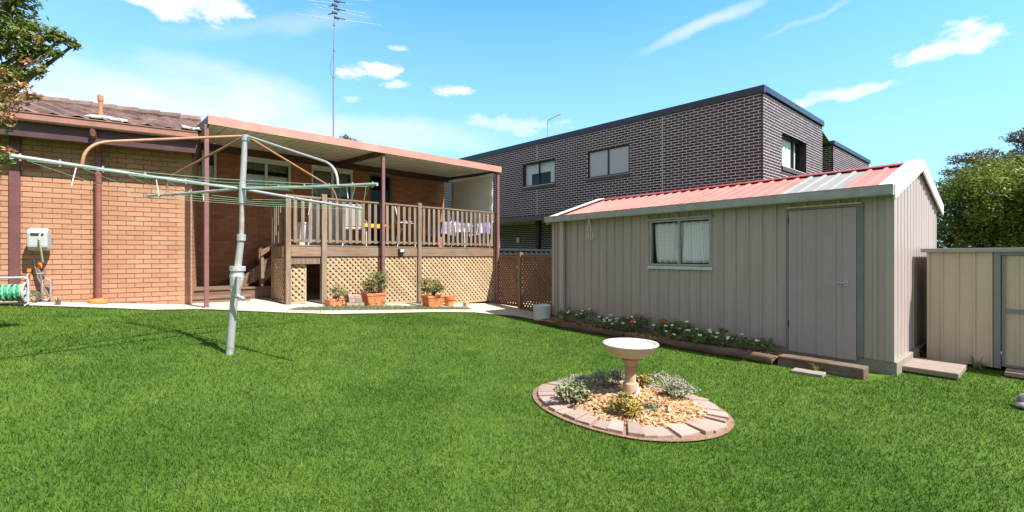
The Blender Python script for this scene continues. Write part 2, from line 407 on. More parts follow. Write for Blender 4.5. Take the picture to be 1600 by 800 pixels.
# concrete path between lawn and house
mb = MB()
back = [WING.p(-5.2, .02, 0)[:2], WING.p(-3.4, .02, 0)[:2], WING.p(-2.5, .02, 0)[:2], WING.p(-1.2, .02, 0)[:2], WING.p(0, .02, 0)[:2],
        MAIN.p(.3, -2.6, 0)[:2], MAIN.p(1.4, -2.6, 0)[:2], MAIN.p(2.2, -2.6, 0)[:2], MAIN.p(3.6, -2.6, 0)[:2], MAIN.p(5.2, -2.6, 0)[:2], MAIN.p(7.2, -2.6, 0)[:2], MAIN.p(8.2, -2.2, 0)[:2], MAIN.p(9.2, -1, 0)[:2]]
for i in range(len(EDGE) - 1):
    n = 6
    for k in range(n):
        def pt(t, w):
            e = (EDGE[i][0] * (1 - t) + EDGE[i + 1][0] * t, EDGE[i][1] * (1 - t) + EDGE[i + 1][1] * t)
            b = (back[i][0] * (1 - t) + back[i + 1][0] * t, back[i][1] * (1 - t) + back[i + 1][1] * t)
            x, y = e[0] * (1 - w) + b[0] * w, e[1] * (1 - w) + b[1] * w
            return (x, y, float(gz(x)) + .018)
        for j in range(8):
            mb.quad(pt(k / n, j / 8), pt((k + 1) / n, j / 8), pt((k + 1) / n, (j + 1) / 8), pt(k / n, (j + 1) / 8), .5)
tag(mb.build('path', M_concrete, origin=(0, 0, 0)), 'pale concrete path along the house', 'path', kind='structure')

# ------------------------------------------------------------------ walls of individual bricks
def sub_holes(a, b, z, holes):
    seg = [(a, b)]
    for h0, h1, y0, y1 in holes:
        if y0 < z < y1:
            n = []
            for s0, s1 in seg:
                if h1 <= s0 or h0 >= s1: n.append((s0, s1)); continue
                if s0 < h0: n.append((s0, h0))
                if h1 < s1: n.append((h1, s1))
            seg = n
    return [q for q in seg if q[1] - q[0] > .02]
def brick_wall(fr, name, parent, u0, u1, z0, z1, holes, mats, relief=.007, thick=.2, course=.086, length=.24, j=.011, d=0.):
    if mats[0] is M_darkbrick: j = .0155
    mb = MB(); i = 0; z = z0
    while z < z1 - .02:
        zt = min(z + course - j, z1)
        u = u0 - (length / 2 if i % 2 else 0)
        while u < u1:
            a, b = max(u, u0), min(u + length - j * .9, u1)
            if b - a > .02:
                for s0, s1 in sub_holes(a, b, (z + zt) / 2, holes):
                    rn = random.random(); dd = d + (random.random() - .5) * .002
                    P = [fr.p(s0, d - relief, z), fr.p(s1, d - relief, z), fr.p(s1, d - relief, zt), fr.p(s0, d - relief, zt),
                         fr.p(s0, dd, z), fr.p(s1, dd, z), fr.p(s1, dd, zt), fr.p(s0, dd, zt)]
                    mb.add(P, [(4, 5, 6, 7), (0, 1, 5, 4), (3, 7, 6, 2), (0, 4, 7, 3), (1, 2, 6, 5)], rn)
            u += length
        z += course; i += 1
    mb.mi = 1
    us = sorted({u0, u1, *[h for q in holes for h in q[:2] if u0 < h < u1]}); zs = sorted({z0, z1, *[h for q in holes for h in q[2:] if z0 < h < z1]})
    for a, b in zip(us, us[1:]):
        for c, e in zip(zs, zs[1:]):
            mu, mz = (a + b) / 2, (c + e) / 2
            if any(h[0] < mu < h[1] and h[2] < mz < h[3] for h in holes): continue
            for dd in (d - relief, d - thick):
                mb.quad(fr.p(a, dd, c), fr.p(b, dd, c), fr.p(b, dd, e), fr.p(a, dd, e), .5)
    rect = [(max(h[0], u0), min(h[1], u1), max(h[2], z0), min(h[3], z1)) for h in holes] + [(u0, u1, z0, z1)]
    for h0, h1, y0, y1 in rect:
        A, B = d - relief, d - thick
        for (a, c), (b, e) in (((h0, y0), (h1, y0)), ((h1, y0), (h1, y1)), ((h1, y1), (h0, y1)), ((h0, y1), (h0, y0))):
            mb.mi = 0; mb.quad(fr.p(a, A, c), fr.p(b, A, e), fr.p(b, B, e), fr.p(a, B, c), .5)
    return mb.build(name, mats, parent)
def pleats(fr, u0, u1, z0, z1, d, n, amp=.025, flare=0., uv=True, seed=1):
    """a hanging cloth as a sheet of soft pleats; returns MB-like numpy mesh data"""
    r = random.Random(seed); nu, nz = n * 8, 10
    vs, uvs, fs = [], [], []
    for j in range(nz + 1):
        tz = j / nz
        for i in range(nu + 1):
            t = i / nu; ph = 2 * math.pi * n * t
            u = u0 + (u1 - u0) * t + flare * (1 - tz) ** 2 * math.sin(3.1 * t + 1)
            vs.append(fr.p(u, d + amp * math.sin(ph + .6 * math.sin(5 * t)) * (.6 + .4 * (1 - tz)), z0 + (z1 - z0) * tz)); uvs.append((t * (u1 - u0) * 1.3, tz * (z1 - z0)))
    for j in range(nz):
        for i in range(nu):
            a = j * (nu + 1) + i; fs.append((a, a + 1, a + nu + 2, a + nu + 1))
    return vs, fs, uvs
def cloth(name, data, mat, parent=None, thick=.003):
    vs, fs, uvs = data; mb = MB(); mb.add(vs, fs, .5)
    o = mb.build(name, mat, parent, smooth=True)
    l = o.data.uv_layers.new(name='UVMap')
    idx = np.empty(len(o.data.loops), dtype=np.int32); o.data.loops.foreach_get('vertex_index', idx)
    l.data.foreach_set('uv', np.array(uvs, dtype=np.float32)[idx].ravel())
    s = o.modifiers.new('thickness', 'SOLIDIFY'); s.thickness = thick
    return o
def window(fr, parent, u0, u1, z0, z1, mats, splits=(.5,), d=-.06, fw=.04, glass=None, room=True, depth=1.2, head=0.):
    """frame (part) with pane and lining as sub-parts"""
    mf, mg = mats; mb = MB()
    for a, b, c, e in ((u0, u1, z0, z0 + fw), (u0, u1, z1 - fw, z1), (u0, u0 + fw, z0 + fw, z1 - fw), (u1 - fw, u1, z0 + fw, z1 - fw)):
        mb.fbox(fr, a, b, d - .05, d + .025, c, e)
    for s in splits:
        c = u0 + (u1 - u0) * s; mb.fbox(fr, c - fw * .55, c + fw * .55, d - .045, d + .02, z0 + fw, z1 - fw)
    w = mb.build('window', mf, parent, bevel=.003)
    cuts = [0, *splits, 1]
    for a, b in zip(cuts, cuts[1:]):
        g = MB(); g.fbox(fr, u0 + (u1 - u0) * a + .01, u0 + (u1 - u0) * b - .01, d - .022, d - .016, z0 + .01, z1 - .01)
        g.build('pane', mg, w)
    if room:
        g = MB(); A, B = d - .06, d - depth
        e = .15; p = lambda u, dd, z: fr.p(u, dd, z)
        g.quad(p(u0 - e, B, z0 - e), p(u1 + e, B, z0 - e), p(u1 + e, B, z1 + e), p(u0 - e, B, z1 + e))
        for (a, c), (b, k) in (((u0 - e, z0 - e), (u1 + e, z0 - e)), ((u1 + e, z0 - e), (u1 + e, z1 + e)), ((u1 + e, z1 + e), (u0 - e, z1 + e)), ((u0 - e, z1 + e), (u0 - e, z0 - e))):
            g.quad(p(a, A, c), p(b, A, k), p(b, B, k), p(a, B, c))
        g.build('room_lining', M_darkroom, w)
    return w

# ------------------------------------------------------------------ the brick house
HO = WING.p(0, 0, .4)
house = thing('brick_house', HO, 'orange brick single storey house with brown tiled roof', 'house')
brick_wall(WING, 'wall', house, -6.0, 0, .3, 3.62, [], [M_wingbrick, M_brickmortar], relief=.014)
RET = Frame(HO[:2], (-WING.n[0], -WING.n[1]))
brick_wall(RET, 'wall', house, .005, 3.0, .3, 3.62, [], [M_wingbrick, M_brickmortar])
DW = -2.7                                   # main wall sits this far behind the pergola front
zz = lambda px, py: MAIN.hit(px, py, DW)[1]
uM = lambda px: MAIN.uu(px, DW)
W1 = (uM(296), uM(339), zz(338, 283), zz(338, 235))
W2 = (uM(376), uM(455), zz(400, 294), zz(400, 250))
W3 = (uM(487), uM(552), 1.72, zz(520, 266))
W4 = (uM(577), uM(613), 1.72, zz(595, 272))
zhead = zz(640, 273)
holes = [W1, W2, W3, W4]
panels = [(w[0] - .02, w[1] + .02, w[3], zhead + .02) for w in holes]
brick_wall(MAIN, 'wall', house, -2.0, uM(694), .2, zhead, [(w[0], w[1], w[2], zhead + 1) for w in holes], [M_mainbrick, M_brickmortar], d=DW)
mb = MB()
for w in holes: mb.fbox(MAIN, w[0] + .002, w[1] - .002, DW - .08, DW - .012, w[3] + .002, zhead - .003)
mb.fbox(MAIN, -1.9, uM(694) + .05, DW - .1, DW + .02, zhead + .002, zhead + .16)
mb.build('lining_board', M_cream, house, bevel=.004)
wm = (M_whitepaint, M_glass)
for i, w in enumerate(holes[:3]):
    wd = window(MAIN, house, w[0], w[1], w[2], w[3], wm, (.5,) if i else (.5,), d=DW - .05, fw=.05)
    zt = w[2] + (w[3] - w[2]) * (.52 if i < 2 else .62)
    cloth('curtain', pleats(MAIN, w[0] + .03, w[1] - .03, w[2] + .02, zt, DW - .14, 7 if i else 5, .012), M_curtain, wd)  # pale half-curtain added to imitate the whitish reflection in the lower panes
    cloth('blind', pleats(MAIN, w[0] + .03, w[1] - .03, zt + .12, w[3] - .02, DW - .2, 9, .008), M_darkroom if i == 0 else surf('grey_blind', (.22, .23, .22), .9, .1, 6), wd)
wd = window(MAIN, house, W4[0], W4[1], W4[2], W4[3], (surf('door_frame_brown', (.14, .085, .06), .5, .2, 6), M_darkglass), (.62,), d=DW - .05, fw=.07)
# eave, fascia, gutter of the wing
ZE = 3.72
mb = MB(); mb.fbox(WING, -6.0, .10, .36, .40, ZE - .36, ZE - .13); mb.fbox(WING, .06, .10, -.6, .36, ZE - .36, ZE - .13)
mb.build('fascia', M_maroon, house, bevel=.004)
mb = MB(); mb.fbox(WING, -6.0, .06, -.1, .36, ZE - .17, ZE - .155); mb.build('soffit', M_brownfascia, house)
mb = MB(); prof = [(.40, -.125), (.50, -.125), (.515, -.10), (.515, -.02), (.53, 0), (.53, .012), (.505, .012), (.505, -.1), (.41, -.11), (.41, .0), (.40, .0)]
mb.poly_ext([WING.p(-6.0, d, ZE + z) for d, z in prof], [WING.p(.12, d, ZE + z) for d, z in prof])
mb.build('gutter', M_gutter, house)
# tiled roof
def tile_roof(fr, u0, u1, d_e, z_e, run, pitch, parent, back=1):
    mb = MB(); us = np.arange(u0, u1 + .001, .05); nco = int(run / .32); rows = []
    for i in range(nco):
        for t, hh in ((0, .034), (1, .004)):
            h = i * .32 + t * .3199; rows.append((h, hh, i))
    vs = []
    for h, hh, i in rows:
        for u in us:
            ph = (u + (i % 2) * .15) / .3 * 2 * math.pi
            w = .016 * (math.cos(ph) + .35 * math.cos(2 * ph)) + .006 * math.sin(u * 7.3 + i * 2.1)
            vs.append(fr.p(u, d_e - h * back, z_e + h * math.tan(pitch) + hh + w))
    n = len(us); mb.v = [tuple(v) for v in vs]
    tint = {}
    for r in range(len(rows) - 1):
        for k in range(n - 1):
            mb.f.append([r * n + k, r * n + k + 1, (r + 1) * n + k + 1, (r + 1) * n + k])
            key = (rows[r][2], int((us[k] + (rows[r][2] % 2) * .15) / .3)); tint.setdefault(key, random.random()); mb.r.append(tint[key]); mb.m.append(0)
    return mb.build('roof', M_tile, parent)
rf = tile_roof(WING, -6.2, .09, .47, ZE + .0, 2.9, R(17.5), house)
mb = MB(); zr = ZE + 2.88 * math.tan(R(17.5))
for k in range(17):
    a = -6.45 + k * .38
    mb.tube([WING.p(a, .47 - 2.88, zr + .02), WING.p(a + .40, .47 - 2.88, zr + .045)], .10, 10)
mb.build('ridge_cap', M_tile, rf)
mb = MB()
mb.quad(WING.p(-6.2, .47 - 2.88, zr), WING.p(.09, .47 - 2.88, zr), WING.p(.09, -6, ZE), WING.p(-6.2, -6, ZE))
mb.poly_ext([WING.p(.04, .40, ZE - .02), WING.p(.04, -2.41, zr - .03), WING.p(.04, -6, ZE - .05)], [WING.p(.07, .40, ZE - .02), WING.p(.07, -2.41, zr - .03), WING.p(.07, -6, ZE - .05)])
mb.build('rear_roof_slope', M_tile, rf)
# main roof, low pitched, over the rooms behind the pergola
mb = MB(); ue = uM(694) + .3; zb = zhead + .18
mb.quad(MAIN.p(-1.5, DW + .02, zb), MAIN.p(ue, DW + .02, zb), MAIN.p(ue - 2, DW - 4, zb + .45), MAIN.p(-1.5, DW - 4, zb + .45))
mb.quad(MAIN.p(ue, DW + .02, zb), MAIN.p(ue, DW - 8, zb), MAIN.p(ue - 2, DW - 4, zb + .45), MAIN.p(ue - 2, DW - 4, zb + .451))
mb.quad(MAIN.p(-1.5, DW - 8, zb), MAIN.p(-1.5, DW - 4, zb + .45), MAIN.p(ue - 2, DW - 4, zb + .45), MAIN.p(ue, DW - 8, zb))
mb.build('roof', M_tile, house)
END = Frame(MAIN.p(uM(694), DW, 0)[:2], (-MAIN.n[0], -MAIN.n[1]))
brick_wall(END, 'wall', house, .005, 7, 0, zhead, [], [M_mainbrick, M_brickmortar])
mb = MB(); mb.fbox(MAIN, -2, uM(694) - .02, DW - 7, DW - 6.8, .2, zhead); mb.fbox(WING, -6, 0, -6, -5.8, .3, 3.6); mb.build('wall', M_brickmortar, house)
# flashing, flue, ventilator, downpipe, vent, cover board
def lump(px, py, h, sx):
    mb = MB(); u, _ = WING.hit(px, py, .0); c = WING.p(u, .1, ZE + .37 * .315 + .04)
    for k in range(7): mb.obox((c[0] + (k - 3) * sx * .8, c[1] + (k - 3) * sx * .6 + random.uniform(-.04, .04), c[2] + random.uniform(0, .02)), (sx * 1.3, .22, .02), .6 + random.uniform(-.4, .4), .36, random.uniform(-.2, .2))
    return mb
lump(170, 188, .02, .07).build('lead_flashing', surf('lead_white', (.5, .47, .45), .6, .2, 9), rf)
lump(303, 205, .02, .045).build('lead_flashing', bpy.data.materials['lead_white'], rf)
u = WING.uu(157, .0); c = WING.p(u, .0, 0)
mb = MB(); mb.tube([(c[0], c[1], ZE + .1), (c[0], c[1], ZE + .46)], .032, 14); mb.tube([(c[0], c[1], ZE + .46), (c[0], c[1], ZE + .49), (c[0], c[1], ZE + .56), (c[0], c[1], ZE + .58)], [.038, .042, .04, .024], 14)
mb.tube([(c[0], c[1], ZE + .1), (c[0], c[1], ZE + .27)], .042, 14)
mb.build('flue_pipe', M_copper, rf)
uv_, zv_ = MAIN.hit(362, 187, -4.6); c = MAIN.p(uv_, -4.6, 0)
mb = MB(); mb.lathe((c[0], c[1], zv_ - .55), [(.12, 0), (.12, .45), (.2, .47), (.22, .53), (.19, .58), (.1, .605), (0, .61)], 20)
smooth_angle(mb.build('roof_ventilator', surf('aged_vent_metal', (.40, .37, .33), .5, .15, 9, metal=.3), house))
u = WING.uu(154, .06); c = WING.p(u, .07, 0); zg = float(gz(c[0]))
mb = MB(); c2 = WING.p(u, .45, 0); mb.tube([(c2[0], c2[1], ZE - .12), (c2[0], c2[1], ZE - .22), (c[0], c[1], ZE - .42), (c[0], c[1], ZE - .55), (c[0], c[1], zg + .06)], .046, 14)
for z in (zg + .95, zg + 2.1): mb.tube([(c[0], c[1], z), (c[0], c[1], z + .03)], .053, 14)
smooth_angle(mb.build('downpipe', M_downpipe, house))
DP = (c[0], c[1], zg)
u0, za = WING.hit(37, 264); u1, zb_ = WING.hit(64, 247)
mb = MB(); mb.fbox(WING, u0, u1, .0, .012, za, za + .03); mb.fbox(WING, u0, u1, .0, .012, za + .13, za + .16)
for k in range(5): mb.fbox(WING, u0 + .01, u1 - .01, .001, .010, za + .035 + k * .02, za + .047 + k * .02)
mb.build('wall_vent', surf('vent_terracotta', (.3, .09, .05), .8, .2, 12), house)
u0, u1 = WING.uu(14, .04), WING.uu(31, .04)
mb = MB(); mb.fbox(WING, u0, u1, .002, .05, .5, ZE - .3); mb.build('cover_board', M_purple, house, bevel=.006)
# small wall lamp under main wall (dark meter)
# ------------------------------------------------------------------ pergola
ZP = lambda d: CAMZ + 2.53 - .045 * (d)          # top of the roof sheet; d is negative towards the house
PL, PR = MAIN.uu(325, .02), MAIN.uu(783.5, .02)
perg = thing('pergola', MAIN.p(PL, 0, .5), 'flat steel pergola roof with salmon fascia over the deck', 'pergola')
mb = MB(); u = PL + .02; prof = []
while u < PR:
    prof += [(u, 0), (u + .125, 0), (u + .14, .028), (u + .165, .028), (u + .18, 0)]; u += .18
prof = [(min(a, PR), b) for a, b in prof]
A = [MAIN.p(a, -.02, ZP(0) - .085 + b) for a, b in prof]; B = [MAIN.p(a, DW + .05, ZP(DW) - .085 + b) for a, b in prof]
n = len(A); mb.add(A + B, [(i, i + 1, n + i + 1, n + i) for i in range(n - 1)], .5)
o = mb.build('roof_sheet', surf('cream_sheet', (.80, .77, .71), .5, .06, 2), perg); s = o.modifiers.new('thickness', 'SOLIDIFY'); s.thickness = .004
mb = MB(); mb.fbox(MAIN, PL, PR, -.01, .03, ZP(0) - .155, ZP(0)); mb.fbox(MAIN, PL, PR, -.07, .031, ZP(0) - .001, ZP(0) + .012)
mb.build('fascia', M_salmon, perg, bevel=.004)
for uu, nm in ((PL, 0), (PR - .03, 1)):
    mb = MB(); a, b = uu, uu + .03
    mb.box8([MAIN.p(a, -.012, ZP(0) - .17), MAIN.p(b, -.012, ZP(0) - .17), MAIN.p(b, DW + .1, ZP(DW) - .17), MAIN.p(a, DW + .1, ZP(DW) - .17),
             MAIN.p(a, -.012, ZP(0) + .002), MAIN.p(b, -.012, ZP(0) + .002), MAIN.p(b, DW + .1, ZP(DW) + .002), MAIN.p(a, DW + .1, ZP(DW) + .002)])
    mb.build('end_fascia', M_maroon, perg, bevel=.003)
mb = MB(); mb.fbox(MAIN, PL + .04, PR - .04, DW + .13, DW + .2, ZP(DW) - .26, ZP(DW) - .092); mb.build('rear_beam', M_maroon, perg, bevel=.004)
um = MAIN.uu(596, -.05)
mb = MB(); mb.box8([MAIN.p(um - .03, -.02, ZP(0) - .21), MAIN.p(um + .03, -.02, ZP(0) - .21), MAIN.p(um + .03, DW + .2, ZP(DW) - .21), MAIN.p(um - .03, DW + .2, ZP(DW) - .21),
             MAIN.p(um - .03, -.02, ZP(0) - .09), MAIN.p(um + .03, -.02, ZP(0) - .09), MAIN.p(um + .03, DW + .2, ZP(DW) - .09), MAIN.p(um - .03, DW + .2, ZP(DW) - .09)])
mb.build('rafter', M_maroon, perg, bevel=.004)
for px, w in ((322.5, .035), (598.5, .035), (777.5, .04)):
    u = MAIN.uu(px, -.06); x = MAIN.p(u, -.06, 0)[0]; zb2 = float(gz(x)) + .015
    mb = MB(); mb.fbox(MAIN, u - w, u + w, -.06 - w, -.06 + w, zb2, ZP(0) - .157)
    mb.fbox(MAIN, u - w - .03, u + w + .03, -.06 - w - .03, -.06 + w + .03, zb2 - .003, zb2 + .008)
    mb.build('post', surf('post_paint', (.21, .095, .095), .45, .15, 6) if px < 330 else bpy.data.materials['post_paint'], perg, bevel=.005)

# ------------------------------------------------------------------ lattice helper
def clip(poly, u0, u1, z0, z1):
    for ax, lim, sg in ((0, u0, 1), (0, u1, -1), (1, z0, 1), (1, z1, -1)):
        out = []
        for i in range(len(poly)):
            a, b = poly[i], poly[(i + 1) % len(poly)]
            ia, ib = sg * (a[ax] - lim) >= 0, sg * (b[ax] - lim) >= 0
            if ia: out.append(a)
            if ia != ib:
                t = (lim - a[ax]) / (b[ax] - a[ax]); out.append((a[0] + t * (b[0] - a[0]), a[1] + t * (b[1] - a[1])))
        poly = out
        if len(poly) < 3: return []
    return poly
def lattice(mb, fr, u0, u1, z0, z1, d, pitch=.089, w=.05, th=.007, zlow=None):
    c = math.sqrt(.5); L = (u1 - u0) + (z1 - z0)
    for sg, dd in ((1, d), (-1, d + th + .001)):
        k = -L
        while k < L * 1.5:
            q = [(u0 + k * 1.414, z0)]
            ax, az = u0 + k * 1.4142, z0
            if sg < 0: ax, az = u0 + k * 1.4142, z1
            e = (c, c * sg); nrm = (-e[1], e[0])
            P = [(ax - e[0] * .2 + nrm[0] * w / 2, az - e[1] * .2 + nrm[1] * w / 2), (ax + e[0] * L * 1.5 + nrm[0] * w / 2, az + e[1] * L * 1.5 + nrm[1] * w / 2),
                 (ax + e[0] * L * 1.5 - nrm[0] * w / 2, az + e[1] * L * 1.5 - nrm[1] * w / 2), (ax - e[0] * .2 - nrm[0] * w / 2, az - e[1] * .2 - nrm[1] * w / 2)]
            P = clip(P, u0, u1, z0, z1)
            if len(P) >= 3: mb.fpoly(fr, P, dd, dd + th)
            k += pitch

# ------------------------------------------------------------------ timber deck
DF = -.15; ZF = 1.70
D0, D1 = MAIN.uu(451, DF), MAIN.uu(774, DF)
deck = thing('timber_deck', MAIN.p((D0 + D1) / 2, -1.4, .25), 'raised weathered timber deck with baluster railing and lattice skirt', 'deck')
mb = MB(); k = 0; d = DF - .03
while d > DW + .05:
    mb.fbox(MAIN, D0 + .03, D1 - .03, max(d - .088, DW + .02), d, ZF - .025, ZF); d -= .094
mb.build('floor_board', M_deckh, deck)
p5, p6 = MAIN.uu(506.5, DF), MAIN.uu(655.5, DF)
posts = [(D0, .05), (p5, .055), (p6, .05), (D1, .05)]
for i, (u, w) in enumerate(posts):
    x = MAIN.p(u, DF, 0)[0]; mb = MB(); mb.fbox(MAIN, u - w, u + w, DF - .1, DF + (.03 if i else -.005), float(gz(x)) + .01, ZF + (1.09 if i in (1, 2) else 1.03))
    mb.build('post', M_deckv, deck, bevel=.006)
for (a, wa), (b, wb) in zip(posts, posts[1:]):
    lo, hi = a + wa + .003, b - wb - .003
    mb = MB(); mb.fbox(MAIN, lo, hi, DF - .05, DF - .01, ZF - .24, ZF - .035); mb.build('joist_beam', M_deckh, deck, bevel=.004)
    mb = MB(); mb.fbox(MAIN, lo, hi, DF - .075, DF + .0, ZF + .985, ZF + 1.025); rl = mb.build('railing', M_deckh, deck, bevel=.004)
    mb = MB(); mb.fbox(MAIN, lo, hi, DF - .06, DF - .02, ZF + .07, ZF + .115); mb.build('bottom_rail', M_deckh, rl, bevel=.003)
    n = max(3, round((hi - lo) / .152))
    for k in range(n):
        c = lo + (hi - lo) * (k + .5) / n + random.uniform(-.004, .004); mb = MB(); mb.fbox(MAIN, c - .034, c + .034, DF - .019, DF - .001, ZF + .05, ZF + .965)
        mb.build('baluster', M_deckv, rl)
# lattice skirt
for j, ((a, wa), (b, wb)) in enumerate(zip(posts, posts[1:])):
    lo, hi = a + wa + .003, b - wb - .003
    x = MAIN.p((lo + hi) / 2, DF, 0)[0]; zl = float(gz(MAIN.p(lo, DF, 0)[0])) + .10
    if j == 0: hi = MAIN.uu(479, DF); 
    zt = ZF - .26 if j else ZF - .40
    dd = DF - .05 if j else DF - .12
    segs = [(lo, hi)]
    if j == 1: cut = MAIN.uu(598, DF - .03); segs = [(lo, cut - .06), (cut + .06, hi)]
    for s0, s1 in segs:
        zl = float(gz(MAIN.p((s0 + s1) / 2, DF, 0)[0])) + .07
        mb = MB(); lattice(mb, MAIN, s0, s1, zl, zt, dd)
        if j != 0: 
            pass
        lt = mb.build('lattice_panel', M_lattice, deck)
        mb = MB(); mb.fbox(MAIN, s0, s1, dd - .02, dd + .018, zl - .045, zl - .002)
        if j == 0: mb.fbox(MAIN, s1, s1 + .03, dd - .02, dd + .018, zl - .045, zt)
        if j == 1: mb.fbox(MAIN, s1 - .03, s1 - .002, dd + .016, dd + .024, zl, zt)
        mb.build('lattice_trim', M_lattice, lt)
mb = MB(); mb.fbox(MAIN, D0 + .055, p5 - .06, DF - .09, DF - .04, ZF - .40, ZF - .245); mb.build('lintel_board', M_deckv, deck, bevel=.004)
# left side of the deck
SL = Frame(MAIN.p(D0 - .04, DF - .1, 0)[:2], (-MAIN.n[0], -MAIN.n[1]))     # runs towards the house
mb = MB(); zl = float(gz(MAIN.p(D0, -.5, 0)[0])) + .1
lattice(mb, SL, .0, .68, zl, ZF - .27, -.03); lt = mb.build('lattice_panel', M_lattice, deck)
mb = MB(); mb.fbox(SL, 0, .68, -.05, -.02, zl - .06, zl - .005); mb.fbox(SL, .685, .75, -.06, .0, zl - .08, ZF + .98); mb.build('lattice_trim', M_deckv, lt)
mb = MB(); mb.fbox(SL, 0, .68, -.045, -.005, ZF - .26, ZF - .03); mb.build('joist_beam', M_deckh, deck)
mb = MB(); mb.fbox(SL, 0, .68, -.05, 0.02, ZF + .985, ZF + 1.025); rl = mb.build('railing', M_deckh, deck)
for k in range(4):
    mb = MB(); mb.fbox(SL, .1 + k * .155, .168 + k * .155, -.02, -.002, ZF + .05, ZF + .965); mb.build('baluster', M_deckv, rl)
# inner bearers so the underside is closed and dark
mb = MB()
for dd in (-.9, -1.7, -2.5): mb.fbox(MAIN, D0 + .1, D1 - .1, dd - .04, dd, ZF - .22, ZF - .027)
mb.build('bearer', M_deckh, deck)
u, z = MAIN.hit(627, 391.5, DF + .01)
mb = MB(); mb.fbox(MAIN, u - .075, u + .075, DF - .008, DF + .05, z - .06, z + .05); L0 = mb.build('deck_lamp', M_darkmetal, bevel=.012)
tag(L0, 'small bulkhead lamp fixed to the deck edge board', 'lamp'); mb = MB(); mb.fbox(MAIN, u - .055, u + .055, DF + .051, DF + .066, z - .04, z + .03); mb.build('lens', M_plastic_grey, L0, bevel=.006)

# steps up to the deck
st = thing('timber_steps', MAIN.p(.6, -1.6, .5), 'low brown timber steps climbing along the shaded brick wall to the deck', 'steps')
M_step = wood('brown_step', (.21, .125, .085), rM, grey=(.24, .17, .13))
g0 = float(gz(MAIN.p(.3, -1.2, 0)[0]))
for (ua, ub, da, db, zt) in ((-1.4, .93, -1.5, -.95, g0 + .13), (-1.4, 1.45, DW + .02, -1.3, g0 + .27)):
    mb = MB(); mb.fbox(MAIN, ua, ub, da, db + .025, zt - .04, zt); mb.build('tread', M_step, st, bevel=.006)
    mb = MB(); mb.fbox(MAIN, ua, ub - .03, da, db, g0 + .005, zt - .043); mb.build('riser', M_step, st)
zb3 = g0 + .27
for k in range(4):
    z = zb3 + (ZF - zb3) * (k + 1) / 5; u = .85 + k * .26
    mb = MB(); mb.fbox(MAIN, u, u + .28, DW + .06, -1.62, z - .035, z); mb.build('tread', M_step, st, bevel=.004)
for dd in (-1.6, DW + .03):
    mb = MB(); mb.fpoly(MAIN, [(.62, zb3 + .002), (.98, zb3 + .002), (2.0, ZF - .25), (2.0, ZF), (1.75, ZF)], dd - .02, dd + .02); mb.build('stringer', M_step, st, bevel=.003)
uh = MAIN.uu(409, -1.55)
mb = MB(); mb.fbox(MAIN, uh - .04, uh + .04, -1.58, -1.5, zb3 + .002, zb3 + .62); mb.build('newel_post', M_deckv, st, bevel=.005)
mb = MB(); mb.fpoly(MAIN, [(uh - .02, zb3 + .66), (uh + .9, zb3 + 1.35), (uh + .9, zb3 + 1.46), (uh - .02, zb3 + .78)], -1.6, -1.55); mb.fpoly(MAIN, [(uh - .06, zb3 + .60), (uh + .04, zb3 + .60), (uh + .04, zb3 + .9), (uh - .06, zb3 + .86)], -1.62, -1.585); mb.build('handrail', M_step, st)
mb = MB(); mb.fpoly(MAIN, [(uh + .06, zb3 + .1), (uh + .8, zb3 + .75), (uh + .8, zb3 + .9), (uh + .06, zb3 + .35)], -1.58, -1.55); mb.build('side_board', M_deckv, st)

# roll-down blind at the far end of the deck
EU = MAIN.uu(772, -.1)
B0 = Frame(MAIN.p(EU, -.12, 0)[:2], (-MAIN.n[0], -MAIN.n[1]))
bl = thing('roll_down_blind', B0.p(1.05, 0, ZF + .5), 'cream roll-down outdoor blind closing the end of the pergola', 'blind')
mb = MB(); nu = 14; vs = []; zt = ZP(0) - .2
for j in range(15):
    for i in range(nu + 1): vs.append(B0.p(.03 + 2.02 * i / nu, .008 * math.sin(j * 1.4) + .006 * math.sin(i * .9 + j), ZF + .75 + (zt - ZF - .75) * j / 14))
mb.add(vs, [(j * (nu + 1) + i, j * (nu + 1) + i + 1, (j + 1) * (nu + 1) + i + 1, (j + 1) * (nu + 1) + i) for j in range(14) for i in range(nu)], .5)
o = mb.build('blind_fabric', surf('cream_canvas', (.66, .60, .53), .85, .06, 2, bump=.1), bl, smooth=True); s = o.modifiers.new('thickness', 'SOLIDIFY'); s.thickness = .003
mb = MB(); mb.tube([B0.p(.03, 0, zt), B0.p(2.05, 0, zt)], .04, 10); mb.build('roller', M_cream, bl, smooth=False)
mb = MB(); mb.tube([B0.p(.03, 0, ZF + .75), B0.p(2.05, 0, ZF + .75)], .018, 8); mb.build('bottom_bar', M_cream, bl)

